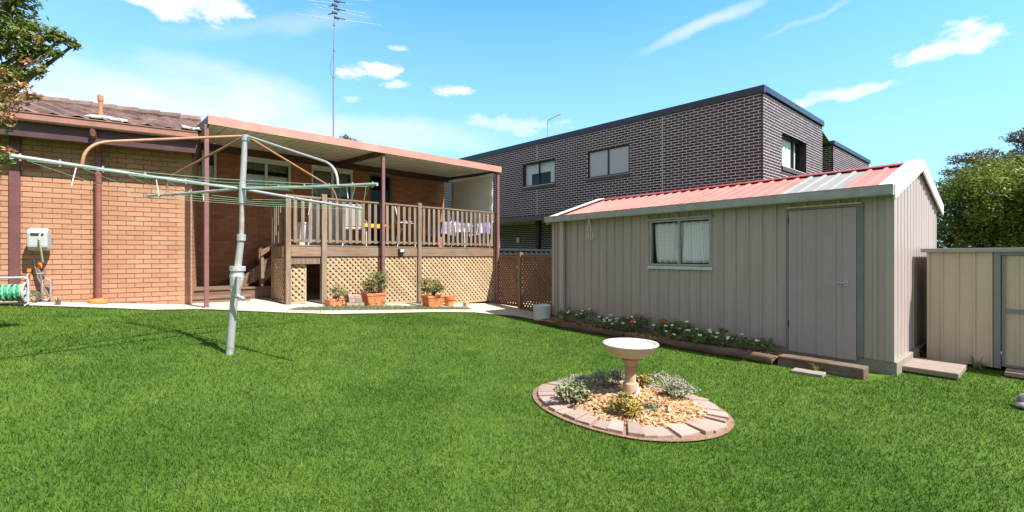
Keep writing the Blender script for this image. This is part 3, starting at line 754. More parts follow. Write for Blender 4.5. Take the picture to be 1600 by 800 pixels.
# ------------------------------------------------------------------ things on the deck
def table(u, d, w, l, h, name, label, mat):
    t = thing(name, MAIN.p(u, d, ZF), label, 'table'); mb = MB(); mb.fbox(MAIN, u - l / 2, u + l / 2, d - w / 2, d + w / 2, ZF + h - .03, ZF + h); mb.build('tabletop', mat, t, bevel=.006)
    for a in (-1, 1):
        for b in (-1, 1):
            mb = MB(); cu, cd_ = u + a * (l / 2 - .06), d + b * (w / 2 - .06); mb.fbox(MAIN, cu - .022, cu + .022, cd_ - .022, cd_ + .022, ZF + .001, ZF + h - .032); mb.build('leg', mat, t)
    return t
def drape(name, u, d, w, l, z, drop, mat, label):
    mb = MB(); n = 24; vs = []
    per = []
    for k in range(n * 4):
        s, t = divmod(k, n); t = t / n * 2 - 1
        q = [(t, -1), (1, t), (-t, 1), (-1, -t)][s]; per.append(q)
    m_ = len(per); hl, hw = l / 2 + .01, w / 2 + .01
    for lev in range(5):
        for i, (a, b) in enumerate(per):
            f = lev / 4; wv = 1 + .05 * f * math.sin(i * .9) + .05 * f
            vs.append(MAIN.p(u + a * (hl * wv), d + b * (hw * wv), z - drop * f * (1 + .12 * math.sin(i * .33))))
    fs = [(l_ * m_ + i, l_ * m_ + (i + 1) % m_, (l_ + 1) * m_ + (i + 1) % m_, (l_ + 1) * m_ + i) for l_ in range(4) for i in range(m_)] + [tuple(range(m_))[::-1]]
    mb.add(vs, fs, .5); o = mb.build(name, mat); s = o.modifiers.new('thickness', 'SOLIDIFY'); s.thickness = .003
    return tag(o, label, 'tablecloth')
T1 = MAIN.uu(712, -1.3); table(T1, -1.3, .85, 1.5, .72, 'outdoor_table', 'outdoor dining table under a blue and white cloth on the deck', M_whitepaint)
drape('tablecloth', T1, -1.3, .85, 1.5, ZF + .728, .38, surf('blue_white_cloth', (.25, .25, .42), .9, .5, 9, stain=(.62, .61, .64), stain_at=.58), 'blue violet and white patterned cloth hanging over the far deck table')
T2 = MAIN.uu(588, -1.2); table(T2, -1.2, .6, 1.0, .56, 'low_table', 'low table with a mustard cloth behind the deck railing', M_deckv)
drape('tablecloth', T2, -1.2, .6, 1.0, ZF + .568, .09, M_yellowcloth, 'mustard yellow cloth over the low deck table')
def chair(u, d, rz, label, seatmat):
    o0 = MAIN.p(u, d, ZF); t = thing('outdoor_chair', o0, label, 'chair', 'chairs round the deck tables')
    f = Frame(o0[:2], (math.cos(rz), math.sin(rz)))
    for a in (-.24, .24):
        mb = MB(); mb.tube([f.p(a, .24, ZF + .012), f.p(a, .22, ZF + .62), f.p(a, -.1, ZF + .64), f.p(a, -.24, ZF + .62)], .013, 8); mb.build('front_leg', M_whitepaint, t)
        mb = MB(); mb.tube([f.p(a, -.28, ZF + .012), f.p(a, -.2, ZF + .42), f.p(a, -.34, ZF + 1.0)], .013, 8); mb.build('back_leg', M_whitepaint, t)
    mb = MB(); mb.fbox(f, -.225, .225, -.2, .22, ZF + .41, ZF + .45); mb.build('seat', seatmat, t, bevel=.012)
    mb = MB(); mb.box8([f.p(-.225, -.2, ZF + .47), f.p(.225, -.2, ZF + .47), f.p(.225, -.17, ZF + .47), f.p(-.225, -.17, ZF + .47), f.p(-.225, -.335, ZF + .98), f.p(.225, -.335, ZF + .98), f.p(.225, -.305, ZF + .98), f.p(-.225, -.305, ZF + .98)]); mb.build('backrest', seatmat, t, bevel=.008)
chair(T1 - .1, -.75, rM + .2, 'white framed outdoor chair with blue seat in front of the patterned table', M_bluecloth)
chair(T1 + .75, -.7, rM - .1, 'white framed outdoor chair with blue seat by the cream blind', M_bluecloth)
chair(T2 + .55, -.6, rM + 1.2, 'white framed outdoor chair with blue cushions beside the mustard cloth', M_bluecloth)
chair(T2 - .7, -.9, rM + 2.6, 'white framed outdoor chair with pale seat near the deck corner post', M_whitecloth)
tb = MAIN.p(MAIN.uu(474, -.7), -.7, ZF)
mb = MB(); mb.lathe(tb, [(.15, .002), (.19, .46), (.205, .47), (.205, .5), (.185, .5), (.14, .04), (0, .03)], 24); tag(smooth_angle(mb.build('bucket', M_whitecloth, origin=tb)), 'white plastic bucket behind the corner balusters of the deck', 'bucket')

# ------------------------------------------------------------------ lattice side gate and screen
gp0, gp1 = MAIN.p(D1 + .06, DF - .05, 0), None
gA = (gp0[0], gp0[1]); gB = SHED.p(6.0, -.5, 0)[:2]
GT = Frame(gA, (gB[0] - gA[0], gB[1] - gA[1])); GL = math.hypot(gB[0] - gA[0], gB[1] - gA[1])
gu = GT.uu(813); zt = GT.hit(800, 398)[1]
gate = thing('lattice_gate', GT.p(gu / 2, 0, .08), 'brown lattice side gate hung beside the deck corner', 'gate')
mb = MB(); lattice(mb, GT, .05, gu - .05, .14, zt - .03, 0, .086, .05); mb.build('lattice_panel', M_gatewood, gate)
mb = MB(); mb.fbox(GT, 0.02, gu - .055, -.025, -.002, zt - .04, zt); mb.fbox(GT, .02, gu - .055, -.025, -.002, .1, .16); mb.fbox(GT, .02, .07, -.025, -.002, .16, zt - .04); mb.fbox(GT, gu - .105, gu - .055, -.025, -.002, .16, zt - .04)
mb.build('gate_frame', M_gatewood, gate)
mb = MB(); u, z = GT.hit(810, 417); mb.fbox(GT, u - .06, u + .03, .018, .034, z - .02, z + .02); mb.tube([GT.p(u - .1, .03, z + .03), GT.p(u, .035, z)], .008, 6); mb.build('latch', M_galv, gate)
scr = thing('lattice_screen', GT.p((gu + GL) / 2, 0, .02), 'brown lattice screen between the gate post and the grey shed', 'screen')
mb = MB(); lattice(mb, GT, gu + .06, GL, .1, zt - .05, 0, .086, .05); mb.build('lattice_panel', M_gatewood, scr)
mb = MB(); mb.fbox(GT, gu + .06, GL, -.03, .02, zt - .045, zt - .005); mb.fbox(GT, gu + .06, GL, -.03, .016, .05, .098); mb.build('rail', M_gatewood, scr)
mb = MB(); mb.fbox(GT, gu - .05, gu + .055, -.06, .05, 0.02, zt + .06); mb.build('post', M_deckv, scr, bevel=.006)
# dark sheet fence on the boundary beyond
FN = Frame((.4, 14.2), (.73, .68)); fz = FN.hit(815, 389)[1]
fence = thing('sheet_fence', FN.p(0, 0, 0), 'dark steel sheet fence beyond the lattice gate', 'fence')
mb = MB(); prof = []; u = -4.5
while u < 3.2: prof += [(u, 0), (u + .1, 0), (u + .13, .03), (u + .2, .03), (u + .23, 0)]; u += .23
A = [FN.p(a, b, -.05) for a, b in prof]; B = [FN.p(a, b, fz - .05) for a, b in prof]; n = len(A); mb.add(A + B, [(i, i + 1, n + i + 1, n + i) for i in range(n - 1)], .5)
o = mb.build('sheet_panel', M_rock, fence); o.modifiers.new('t', 'SOLIDIFY').thickness = .003
mb = MB(); mb.fbox(FN, -4.5, 3.2, -.02, .05, fz - .06, fz); mb.build('top_rail', M_rock, fence)

# ------------------------------------------------------------------ the grey-beige shed
SL_, SW, ZW0 = 5.96, 3.25, .15
ZEV, ZAP = CAMZ + .80, CAMZ + 1.31
shed = thing('garden_shed', SHED.p(3, -1.6, 0), 'grey-beige steel shed with faded red roof and one door', 'shed')
def sheet(fr, name, u0, u1, z0, ztop, pitch, pan, ribw, depth, mat, parent, holes=(), d=0, sign=1, ledge=.012, mats=None):
    """ribbed steel wall sheet; ztop is a function of u; holes cut through"""
    prof = []; u = u0
    while u < u1:
        for a, b in ((0, 0), (pan, 0), (pan + ledge, depth), (pan + ledge + ribw, depth), (pan + 2 * ledge + ribw, 0)):
            if u + a < u1: prof.append((u + a, d + b * sign))
        u += pitch
    prof.append((u1, d))
    extra = [h for q in holes for h in q[:2]]
    us = sorted({p[0] for p in prof} | set(extra)); dd = lambda x: float(np.interp(x, [p[0] for p in prof], [p[1] for p in prof]))
    mb = MB()
    for a, b in zip(us, us[1:]):
        if b - a < 1e-5: continue
        spans = [(z0, None)]
        mid = (a + b) / 2; cutz = [q for q in holes if q[0] < mid < q[1]]
        zs = [z0] + [z for q in sorted(cutz, key=lambda q: q[2]) for z in q[2:]] + [None]
        for lo, hi in zip(zs[::2], zs[1::2]):
            la, lb = (lo, lo); ha, hb = (ztop(a), ztop(b)) if hi is None else (hi, hi)
            mb.quad(fr.p(a, dd(a), la), fr.p(b, dd(b), lb), fr.p(b, dd(b), hb), fr.p(a, dd(a), ha), .5)
    o = mb.build(name, mat, parent); o.modifiers.new('thickness', 'SOLIDIFY').thickness = .0025
    return o
wu0, wz0 = SHED.hit(1112, 421); wu1, wz1 = SHED.hit(1016, 346)
wz0 = SHED.hit(1062, 421.5)[1]; wz1 = SHED.hit(1062, 342.5)[1]
du0, du1 = SHED.uu(1339), SHED.uu(1233.5)
dz0, dz1 = SHED.hit(1235, 548)[1], SHED.hit(1335, 323.5)[1]
sheet(SHED, 'wall', .0, SL_, ZW0, lambda u: ZEV + .03, .196, .130, .030, .027, M_sheet, shed, [(du0 - .03, du1 + .03, ZW0 - .01, dz1 + .03), (wu0, wu1, wz0, wz1)])
gab = lambda u: ZEV + (ZAP - ZEV) * (1 - abs(u - SW / 2) / (SW / 2)) - .01
sheet(SIDE, 'wall', .0, SW, ZW0, gab, .196, .130, .040, .011, M_sheet, shed)
FAR = Frame(SHED.p(SL_, 0, 0)[:2], SIDE.u, (-SIDE.n[0], -SIDE.n[1]))
sheet(FAR, 'wall', .0, SW, ZW0, gab, .196, .130, .030, .027, M_sheet, shed)
BK = Frame(SIDE.p(SW, 0, 0)[:2], SHED.u, (-SHED.n[0], -SHED.n[1]))
sheet(BK, 'wall', 0, SL_, ZW0, lambda u: ZEV, .196, .130, .030, .027, M_sheet, shed)
for a_, b_ in ((-.035, .05), (SL_ - .05, SL_ + .03)):
    mb = MB(); mb.fbox(SHED, a_, b_, -.02, .022, ZW0, ZEV); mb.build('corner_flashing', M_sheet, shed)
mb = MB(); mb.fbox(SHED, -.06, SL_ + .05, -SW - .02, .004, -.12, ZW0 + .0); mb.build('slab', M_footing, shed, bevel=.012)
# roof
def roof_half(sgn):
    mb = MB(); ov = .13
    prof = []; u = -.03
    while u < SL_ + .02:
        prof += [(u, 0), (u + .13, 0), (u + .145, .024), (u + .175, .024), (u + .19, 0)]; u += .2
    sl = (ZAP - ZEV) / (SW / 2)
    sk = [(0.62, 1.42)]
    lo = (ov, ZEV - ov * sl + .05) if sgn > 0 else (-SW - ov, ZEV - ov * sl + .05)
    A = [SHED.p(a, lo[0], lo[1] + b) for a, b in prof]; B = [SHED.p(a, -SW / 2, ZAP + .05 + b) for a, b in prof]; n = len(A)
    mb.v = A + B
    for i in range(n - 1):
        mb.f.append([i, i + 1, n + i + 1, n + i]); mb.r.append(.5)
        mb.m.append(1 if sgn > 0 and sk[0][0] < (prof[i][0] + prof[i + 1][0]) / 2 < sk[0][1] else 0)
    o = mb.build('roof', [M_redroof, M_skylight], shed); o.modifiers.new('thickness', 'SOLIDIFY').thickness = .003
    return o
rr = roof_half(1); roof_half(-1)
mb = MB(); sl = math.atan2(ZAP - ZEV, SW / 2)
for sg in (1, -1):
    a, b = -SW / 2, -SW / 2 + sg * .13
    zt_, zb_ = ZAP + .095, ZAP + .095 - .13 * math.tan(sl)
    mb.poly_ext([SHED.p(-.05, a, zt_), SHED.p(-.05, b, zb_), SHED.p(-.05, b, zb_ - .012), SHED.p(-.05, a, zt_ - .012)], [SHED.p(SL_ + .1, a, zt_), SHED.p(SL_ + .1, b, zb_), SHED.p(SL_ + .1, b, zb_ - .012), SHED.p(SL_ + .1, a, zt_ - .012)])
mb.build('ridge_cap', M_ridge, rr)
def barge(u0, u1):
    for sg in (1, -1):
        mb = MB(); a = -SW / 2; b = .15 if sg > 0 else -SW - .15
        ts = math.tan(sl); run = abs(b - a)
        za, zb_ = ZAP + .115, ZAP + .115 - run * ts
        P = [(a, za), (b, zb_), (b, zb_ - .17), (a, za - .17)]
        mb.poly_ext([SHED.p(u0, d, z) for d, z in P], [SHED.p(u0 + (.02 if u0 < 0 else -.02), d, z) for d, z in P])
        Q = [(a, za + .003), (b, zb_ + .003), (b, zb_ - .010), (a, za - .010)]
        mb.poly_ext([SHED.p(u0 - (.002 if u0 < 0 else -.002), d, z) for d, z in Q], [SHED.p(u1, d, z) for d, z in Q])
        mb.build('barge_board', M_barge, shed)
barge(-.07, .11); barge(SL_ + .07, SL_ - .11)
gz0, gz1 = ZEV - .055, ZEV + .075
mb = MB(); P = [(.12, gz0), (.225, gz0), (.235, gz0 + .015), (.235, gz1 - .01), (.242, gz1), (.22, gz1), (.22, gz0 + .01), (.125, gz0 + .01), (.125, gz1 - .03), (.12, gz1 - .03)]
mb.poly_ext([SHED.p(-.06, d, z) for d, z in P], [SHED.p(SL_ + .06, d, z) for d, z in P])
for ue_ in (-.062, SL_ + .059): mb.fbox(SHED, ue_, ue_ + .003, .118, .238, gz0 - .002, gz1 - .004)
mb.build('gutter', M_zincgutter, shed)
mb = MB(); mb.fbox(SHED, 0, SL_, .02, .12, gz0 + .02, gz0 + .028); mb.build('soffit_strip', M_sheet, shed)
u = SHED.uu(879, .06)
mb = MB(); mb.fbox(SHED, u - .05, u + .05, .024, .105, .1, gz0 + .012); mb.build('downpipe', surf('pipe_sheet', (.42, .39, .37), .42, .06, 3), shed, bevel=.012)
# window of the shed
wd = window(SHED, shed, wu0, wu1, wz0 + .07, wz1, (M_galv, M_clear), (.5,), d=.0, fw=.032, room=True, depth=.9)
mb = MB(); mb.fbox(SHED, wu0 - .03, wu1 + .05, .005, .06, wz1 + .002, wz1 + .03); mb.build('head_flashing', M_galv, wd, bevel=.003)
mb = MB(); mb.fbox(SHED, wu0 - .03, wu1 + .03, .005, .05, wz0 + .005, wz0 + .062); mb.build('sill', surf('pale_zinc', (.55, .56, .55), .4, .1, 8, metal=.2), wd, bevel=.004)
wl = wu1 - wu0
for a, b, sd in ((.05, .52, 1), (.49, .955, 2)):
    cloth('curtain', pleats(SHED, wu0 + wl * (1 - b), wu0 + wl * (1 - a), wz0 + .12, wz1 - .05, -.062, 4, .028, .05 * (1 if sd == 1 else -1), seed=sd), M_check, wd)
# door
mb = MB(); pr = []; u = du0
prof = [(du0, 0)] ; u = du0 + .16
while u < du1 - .05: prof += [(u, 0), (u + .012, .015), (u + .04, .015), (u + .052, 0)]; u += .235
prof.append((du1, 0)); A = [SHED.p(a, .012 + b, dz0) for a, b in prof]; B = [SHED.p(a, .012 + b, dz1) for a, b in prof]; n = len(A)
mb.add(A + B, [(i, i + 1, n + i + 1, n + i) for i in range(n - 1)], .5)
door = mb.build('door', surf('door_sheet', (.365, .30, .30), .42, .07, 3, stain=(.27, .25, .235), stain_at=.66), shed); door.modifiers.new('thickness', 'SOLIDIFY').thickness = .02
mb = MB(); mb.fbox(SHED, du0 - .075, du0 - .006, -.01, .034, ZW0 + .005, dz1 + .045); mb.fbox(SHED, du1 + .006, du1 + .035, -.01, .03, ZW0 + .005, dz1 + .04); mb.fbox(SHED, du0 - .004, du1 + .004, -.01, .028, dz1 + .006, dz1 + .04)
mb.build('door_frame', surf('frame_sheet', (.19, .18, .175), .45, .08, 4), shed)
mb = MB(); mb.fbox(SHED, du0 - .05, du1 + .02, .02, .042, dz1 + .042, dz1 + .056); mb.build('head_flashing', M_barge, shed)
u, z = SHED.hit(1323, 442); mb = MB(); mb.fbox(SHED, u - .025, u + .025, .03, .04, z - .045, z + .045); mb.tube([SHED.p(u, .03, z), SHED.p(u, .075, z), SHED.p(u + .09, .08, z)], .011, 8); mb.build('handle', M_steelwhite, door)
for py in (345, 505):
    u, z = SHED.hit(1235, py); mb = MB(); mb.tube([SHED.p(du1 + .003, .03, z - .05), SHED.p(du1 + .003, .03, z + .05)], .01, 8); mb.build('hinge', M_darkmetal, door)

# wind chime hanging from the gutter
u, z = SHED.hit(921, 360, .2); zt1 = SHED.hit(921, 361.5, .2)[1]; zt2 = SHED.hit(921, 374.5, .2)[1]
ch = thing('bird_swing', SHED.p(u, .2, zt2), 'small wooden ladder swing hanging from the shed gutter', 'hanging ornament')
for zq in (zt1, zt2):
    mb = MB(); mb.tube([SHED.p(u - .11, .2, zq), SHED.p(u + .11, .2, zq)], .013, 8); mb.build('wooden_bar', surf('bar_wood', (.5, .3, .16), .7, .1, 9), ch)
mb = MB()
for k in (-.08, -.03, .03, .08): mb.tube([SHED.p(u + k, .2, zt1), SHED.p(u + k, .2, zt2)], .004, 5)
for k in (-.06, .07): mb.tube([SHED.p(u + k, .2, zt1), SHED.p(u + .02, .2, gz0)], .004, 5)
mb.build('cord', M_cream, ch)

# ------------------------------------------------------------------ cream garden shed
ZC = CAMZ + .07
cs = thing('cream_shed', CREAM.p(.9, -.7, 0), 'low cream steel garden shed with grey door frame', 'shed')
cu = CREAM.uu(1553); 
sheet(CREAM, 'wall', 0, cu, .02, lambda u: ZC - .02, .158, .115, .018, .016, M_creamsheet, cs)
CL = Frame(CREAM.p(0, 0, 0)[:2], SIDE.u, (-SIDE.n[0], -SIDE.n[1]))
sheet(CL, 'wall', 0, 1.5, .02, lambda u: ZC - .02, .158, .115, .018, .016, M_creamsheet, cs)
CR = Frame(CREAM.p(2.3, 0, 0)[:2], SIDE.u, SIDE.n); sheet(CR, 'wall', 0, 1.5, .02, lambda u: ZC - .02, .158, .115, .018, .016, M_creamsheet, cs)
CB = Frame(CREAM.p(0, -1.5, 0)[:2], CREAM.u, (-CREAM.n[0], -CREAM.n[1])); sheet(CB, 'wall', 0, 2.3, .02, lambda u: ZC - .02, .158, .115, .018, .016, M_creamsheet, cs)
mb = MB(); mb.fbox(CREAM, -.08, 2.38, -1.56, .06, ZC - .018, ZC + .035); mb.build('roof', surf('grey_roof_edge', (.30, .29, .29), .45, .1, 4), cs, bevel=.004)
mb = MB(); mb.fbox(CREAM, -.018, .012, -.01, .018, .02, ZC - .02); mb.build('corner_flashing', M_creamsheet, cs)
mb = MB(); mb.fbox(CREAM, cu + .002, cu + .062, -.01, .03, .02, ZC - .02); mb.fbox(CREAM, 1.9, 1.96, -.01, .03, .02, ZC - .02); mb.fbox(CREAM, cu + .064, 1.898, -.01, .028, ZC - .06, ZC - .02); mb.build('door_frame', M_greytrim, cs)
sheet(CREAM, 'wall', 1.962, 2.3, .02, lambda u: ZC - .02, .158, .115, .018, .016, M_creamsheet, cs)
dr = sheet(CREAM, 'door', cu + .07, 1.89, .05, lambda u: ZC - .065, .158, .115, .018, .012, M_creamsheet, cs, d=-.008)
zr_ = CREAM.hit(1580, 486)[1]
mb = MB(); mb.fbox(CREAM, cu + .07, cu + .10, -.006, .016, .05, ZC - .065); mb.fbox(CREAM, cu + .102, 1.89, -.006, .02, zr_ - .025, zr_ + .025); mb.fbox(CREAM, cu + .102, 1.89, -.006, .016, .045, .075); mb.build('door_rail', M_greytrim, dr)

# ------------------------------------------------------------------ dark brick two storey neighbour
ZTOP = CAMZ + 4.69; ZLOW = CAMZ + 1.63
nb = thing('neighbour_house', DARK.p(6, -4, 0), 'two storey charcoal brick house with flat navy capped roof', 'house')
uD = lambda px: DARK.uu(px)
def dwin(fr, a, b, t, bt, pc):
    u0, u1 = sorted((fr.uu(a), fr.uu(b))); z1 = fr.hit(pc, t)[1]; z0 = fr.hit(pc, bt)[1]; return (u0, u1, z0, z1)
w1 = dwin(DARK, 817, 867, 252.5, 289, 842); w2 = dwin(DARK, 918, 983, 231, 274.5, 950)
bm = [M_darkbrick, M_darkmortar]
brick_wall(DARK, 'wall', nb, 0, 24, ZLOW, ZTOP - .19, [w1, w2], bm, relief=.003, thick=.25)
w3 = dwin(DARKR, 1222, 1260, 207, 262, 1222.5); w3 = (w3[0], w3[1], DARKR.hit(1222, 258)[1], DARKR.hit(1222, 205)[1])
brick_wall(DARKR, 'wall', nb, 0, 5.2, ZLOW - .6, ZTOP - .19, [w3], bm, relief=.003, thick=.25)
W_a = window(DARK, nb, *w1, (M_black, M_glass), (.5,), d=-.06, fw=.045)
mb = MB(); mb.fbox(DARK, w1[0] + .03, w1[1] - .03, -.2, -.18, w1[2] + (w1[3] - w1[2]) * .55, w1[3] - .03); mb.fbox(DARK, w1[0] + .03, w1[0] + .35, -.19, -.17, w1[2] + .03, w1[2] + .8); mb.fbox(DARK, w1[1] - .35, w1[1] - .03, -.19, -.17, w1[2] + .03, w1[2] + .8); mb.build('blind', M_curtain, W_a)
window(DARK, nb, *w2, (M_black, M_frost), (.5,), d=-.06, fw=.045, room=False)
W_c = window(DARKR, nb, *w3, (M_black, M_clear), (.66,), d=-.16, fw=.05)
cloth('curtain', pleats(DARKR, w3[0] + .05, w3[1] - .3, w3[2] + .05, w3[3] - .05, -.23, 7, .02), M_curtain, W_c)
M_sill = surf('brown_sill_brick', (.085, .065, .062), .6, .25, 20)
for fr, w in ((DARK, w1), (DARK, w2), (DARKR, w3)):
    mb = MB(); u = w[0] - .05
    while u < w[1]:
        mb.box8([fr.p(u, -.04, w[2] - .13), fr.p(u + .076, -.04, w[2] - .13), fr.p(u + .076, .035, w[2] - .15), fr.p(u, .035, w[2] - .15), fr.p(u, -.04, w[2] - .004), fr.p(u + .076, -.04, w[2] - .004), fr.p(u + .076, .035, w[2] - .03), fr.p(u, .035, w[2] - .03)]); u += .082
    mb.build('window_sill', M_sill, nb)
mb = MB()
for px in (839, 1035):
    u = uD(px)
    if px == 839: mb.fbox(DARK, u - .012, u + .012, -.001, .004, ZLOW, w1[2] - .16); mb.fbox(DARK, u - .012, u + .012, -.001, .004, w1[3] + .03, ZTOP - .2)
    else: mb.fbox(DARK, u - .012, u + .012, -.001, .004, ZLOW, ZTOP - .2)
mb.build('control_joint', surf('joint_white', (.55, .53, .53), .8, .05, 5), nb)
mb = MB(); mb.fbox(DARK, -.05, 24.05, -.1, .045, ZTOP - .2, ZTOP); mb.build('parapet_cap', M_capping, nb)
mb = MB(); mb.fbox(DARKR, -.04, 5.24, -.12, .05, ZTOP - .16, ZTOP + .004); mb.build('parapet_cap', M_capping, nb)
e2 = (13.06, 18.5); DR2 = Frame(e2, DARKR.u); DL2 = Frame(e2, DARK.u, DARK.n)
brick_wall(DR2, 'wall', nb, 0, 5.9, ZLOW - .6, ZTOP - .19, [], bm, relief=.003, thick=.25)
brick_wall(DL2, 'wall', nb, 0.004, 4, ZLOW - .6, ZTOP - .19, [], bm, relief=.003, thick=.25)
mb = MB(); mb.fbox(DR2, -.04, 5.94, -.12, .05, ZTOP - .16, ZTOP + .004); mb.fbox(DL2, .05, 4, -.1, .045, ZTOP - .2, ZTOP); mb.build('parapet_cap', M_capping, nb)
mb = MB(); P5 = DARKR.p(5.2, 0, 0)
mb.add([(*DARK.p(.1, -.1, 0)[:2], ZTOP - .1), (*DARKR.p(5.1, -.1, 0)[:2], ZTOP - .1), (*DR2.p(.1, -.1, 0)[:2], ZTOP - .1), (*DR2.p(5.8, -.1, 0)[:2], ZTOP - .1), (*DR2.p(5.8, -14, 0)[:2], ZTOP - .1), (*DARK.p(24, -.1, 0)[:2], ZTOP - .1)], [(0, 1, 2, 3, 4, 5)])
mb.build('roof', M_greytrim, nb)
RT = Frame(P5[:2], (-DARKR.n[0], -DARKR.n[1])); brick_wall(RT, 'wall', nb, .004, 3, ZLOW - .6, ZTOP - .19, [], bm, relief=.003)
# sheltered ground floor set back below
brick_wall(DARK, 'wall', nb, 0, 24, -.3, ZLOW - .12, [], bm, relief=.003, thick=.25, d=-1.8)
mb = MB(); mb.fbox(DARK, -.0, 24, -.06, .05, ZLOW - .2, ZLOW - .004); mb.build('porch_fascia', M_brownfascia, nb)
mb = MB(); mb.fbox(DARK, .05, 24, -1.85, -.065, ZLOW - .16, ZLOW - .01); mb.build('porch_ceiling', M_soffit, nb)
u = DARK.uu(841, -.3); mb = MB(); mb.fbox(DARK, u - .09, u + .09, -.4, -.22, -.2, ZLOW - .165); mb.build('porch_post', M_black, nb)
u, z = DARK.hit(813, 357, -1.79); 
u, z = DARK.hit(810, 375, -1.79); mb = MB(); mb.fbox(DARK, u - .09, u + .09, -1.8, -1.74, z - .12, z + .12); mb.build('meter_box', M_whitepaint, nb, bevel=.006)
# small aerial on the neighbour's roof
AA = lambda px, py, d=-1.0: DARK.p(DARK.uu(px, d), d, DARK.hit(px, py, d)[1])
an = thing('roof_aerial', AA(856, 215), 'small L shaped aerial on the flat charcoal roof', 'aerial')
mb = MB(); b0 = AA(856, 216); t0 = AA(856, 188); mb.tube([(b0[0], b0[1], ZTOP - .1), t0], .02, 8); mb.build('mast', M_galv, an)
mb = MB(); t1 = AA(876, 178, -1.2); mb.tube([t0, t1], .018, 6)
v0, v1 = Vector(t0), Vector(t1); sd = (v1 - v0).cross(Vector((0, 0, 1))).normalized()
for k in range(7):
    c = v0.lerp(v1, (k + .5) / 7); mb.tube([c - sd * .1, c + sd * .1], .006, 5)
mb.build('boom', M_galv, an)

# ------------------------------------------------------------------ tall television antenna behind the pergola
dA = -5.0; AX = lambda px, py: Vector(MAIN.p(MAIN.uu(px, dA), dA, MAIN.hit(px, py, dA)[1]))
base = AX(521, 225); top = AX(523.5, -14)
tv = thing('television_antenna', (base.x, base.y, zhead + .3), 'very tall television antenna mast rising behind the pergola roof', 'antenna')
mb = MB(); mb.tube([(base.x, base.y, zhead + .3), AX(521, 120)], .026, 8); mb.tube([AX(521.2, 124), AX(522, 60)], .02, 8); mb.tube([AX(522, 64), top], .016, 8)
for py in (80, 122, 40): mb.tube([AX(522, py), AX(522, py - 3)], .035, 8)
mb.build('mast', surf('grey_mast', (.20, .20, .215), .6, .1, 8), tv)
mb = MB()
for py, dx0, dx1, dy in ((2, -40, 30, 5), (9, -33, 50, 12), (14, -30, 58, 14), (25, -60, 74, 14), (-6, -40, 60, 8)):
    mb.tube([AX(522 + dx0, py - dy * .25), AX(522 + dx1, py + dy)], .0055, 5)
mb.build('element', M_antenna, tv)
mb = MB()
for k, py in enumerate((2, 8, 14, 20, 28)):
    c = AX(522 + (1 if k % 2 else 4), py); mb.obox(c, (.16, .07, .05), rM); mb.tube([c, c + Vector((.25 * (-1) ** k, .1, .0))], .016, 6)
mb.build('insulator', M_darkmetal, tv)
mb = MB(); mb.tube([AX(521, 84), AX(517, 98), AX(515.5, 108), AX(517.5, 116), AX(521, 124)], .006, 5); mb.build('cable', M_darkmetal, tv)

# ------------------------------------------------------------------ rotary clothesline
YC = 5.2; TH = -1.985
CX = -425 / F * YC
bx, by = ground_at(358.5, 552)
by = YC + .0; bx = (358.5 - 800) / F * by; bz = float(gz(bx))
cl = thing('rotary_clothesline', (bx, by, bz), 'leaning grey rotary clothesline with copper coloured struts on the lawn', 'clothesline')
def PC(px, py): return Vector(((px - 800) / F * YC, YC, CAMZ + (400 - py) / F * YC))
hub = PC(376, 295); ptop = PC(383.5, 214)
mb = MB(); mb.tube([(bx, by, bz - .02), PC(366, 466), PC(370, 430), PC(377, 372)], [.040, .039, .037, .035], 16)
mb.tube([PC(377, 376), PC(377.2, 366)], .046, 16); mb.build('pole', M_steelwhite, cl, smooth=False)
mb = MB(); mb.tube([PC(377.2, 366), PC(378.5, 312)], .026, 14); mb.build('inner_tube', surf('worn_tube', (.36, .33, .28), .5, .3, 14, metal=.3), cl)
mb = MB(); mb.tube([PC(378.2, 318), PC(378.6, 306), PC(379, 286)], [.036, .038, .034], 16); mb.tube([PC(378.8, 290), ptop], .031, 16); mb.tube([PC(383, 220), PC(383.6, 211)], .04, 14); mb.build('head_tube', M_steelwhite, cl)
mb = MB(); a0 = PC(369, 440)
mb.tube([PC(367.5, 463), PC(368, 452), PC(369, 444), PC(370.5, 432), PC(371, 421), PC(371.2, 418)], [.045, .054, .064, .072, .066, .045], 14)
mb.tube([PC(371, 423), PC(371.2, 416)], .082, 14); mb.tube([PC(362, 432), PC(376, 431)], .045, 12); mb.tube([PC(364.5, 453), PC(371.5, 453)], .052, 12)
cr = mb.build('crank_housing', surf('cast_alloy', (.50, .49, .48), .5, .3, 18, metal=.2, bump=.6, bscale=40, stain=(.3, .28, .26)), cl)
mb = MB(); q = Vector((.03, -.10, 0)); mb.tube([PC(372, 432) + q * .3, PC(377, 432) + q, PC(375, 458) + q, PC(377, 462) + q, PC(386, 466) + q], [.02, .02, .016, .018, .02], 8); mb.build('crank_handle', M_steelwhite, cr)
zt_ = {0: .735, 1: .70, 2: .755, 3: .70}; LN = (1.86, 1.97, 1.80, 1.97)
angs = (TH, TH + math.pi, TH - math.pi / 2, TH + math.pi / 2)
arms = []
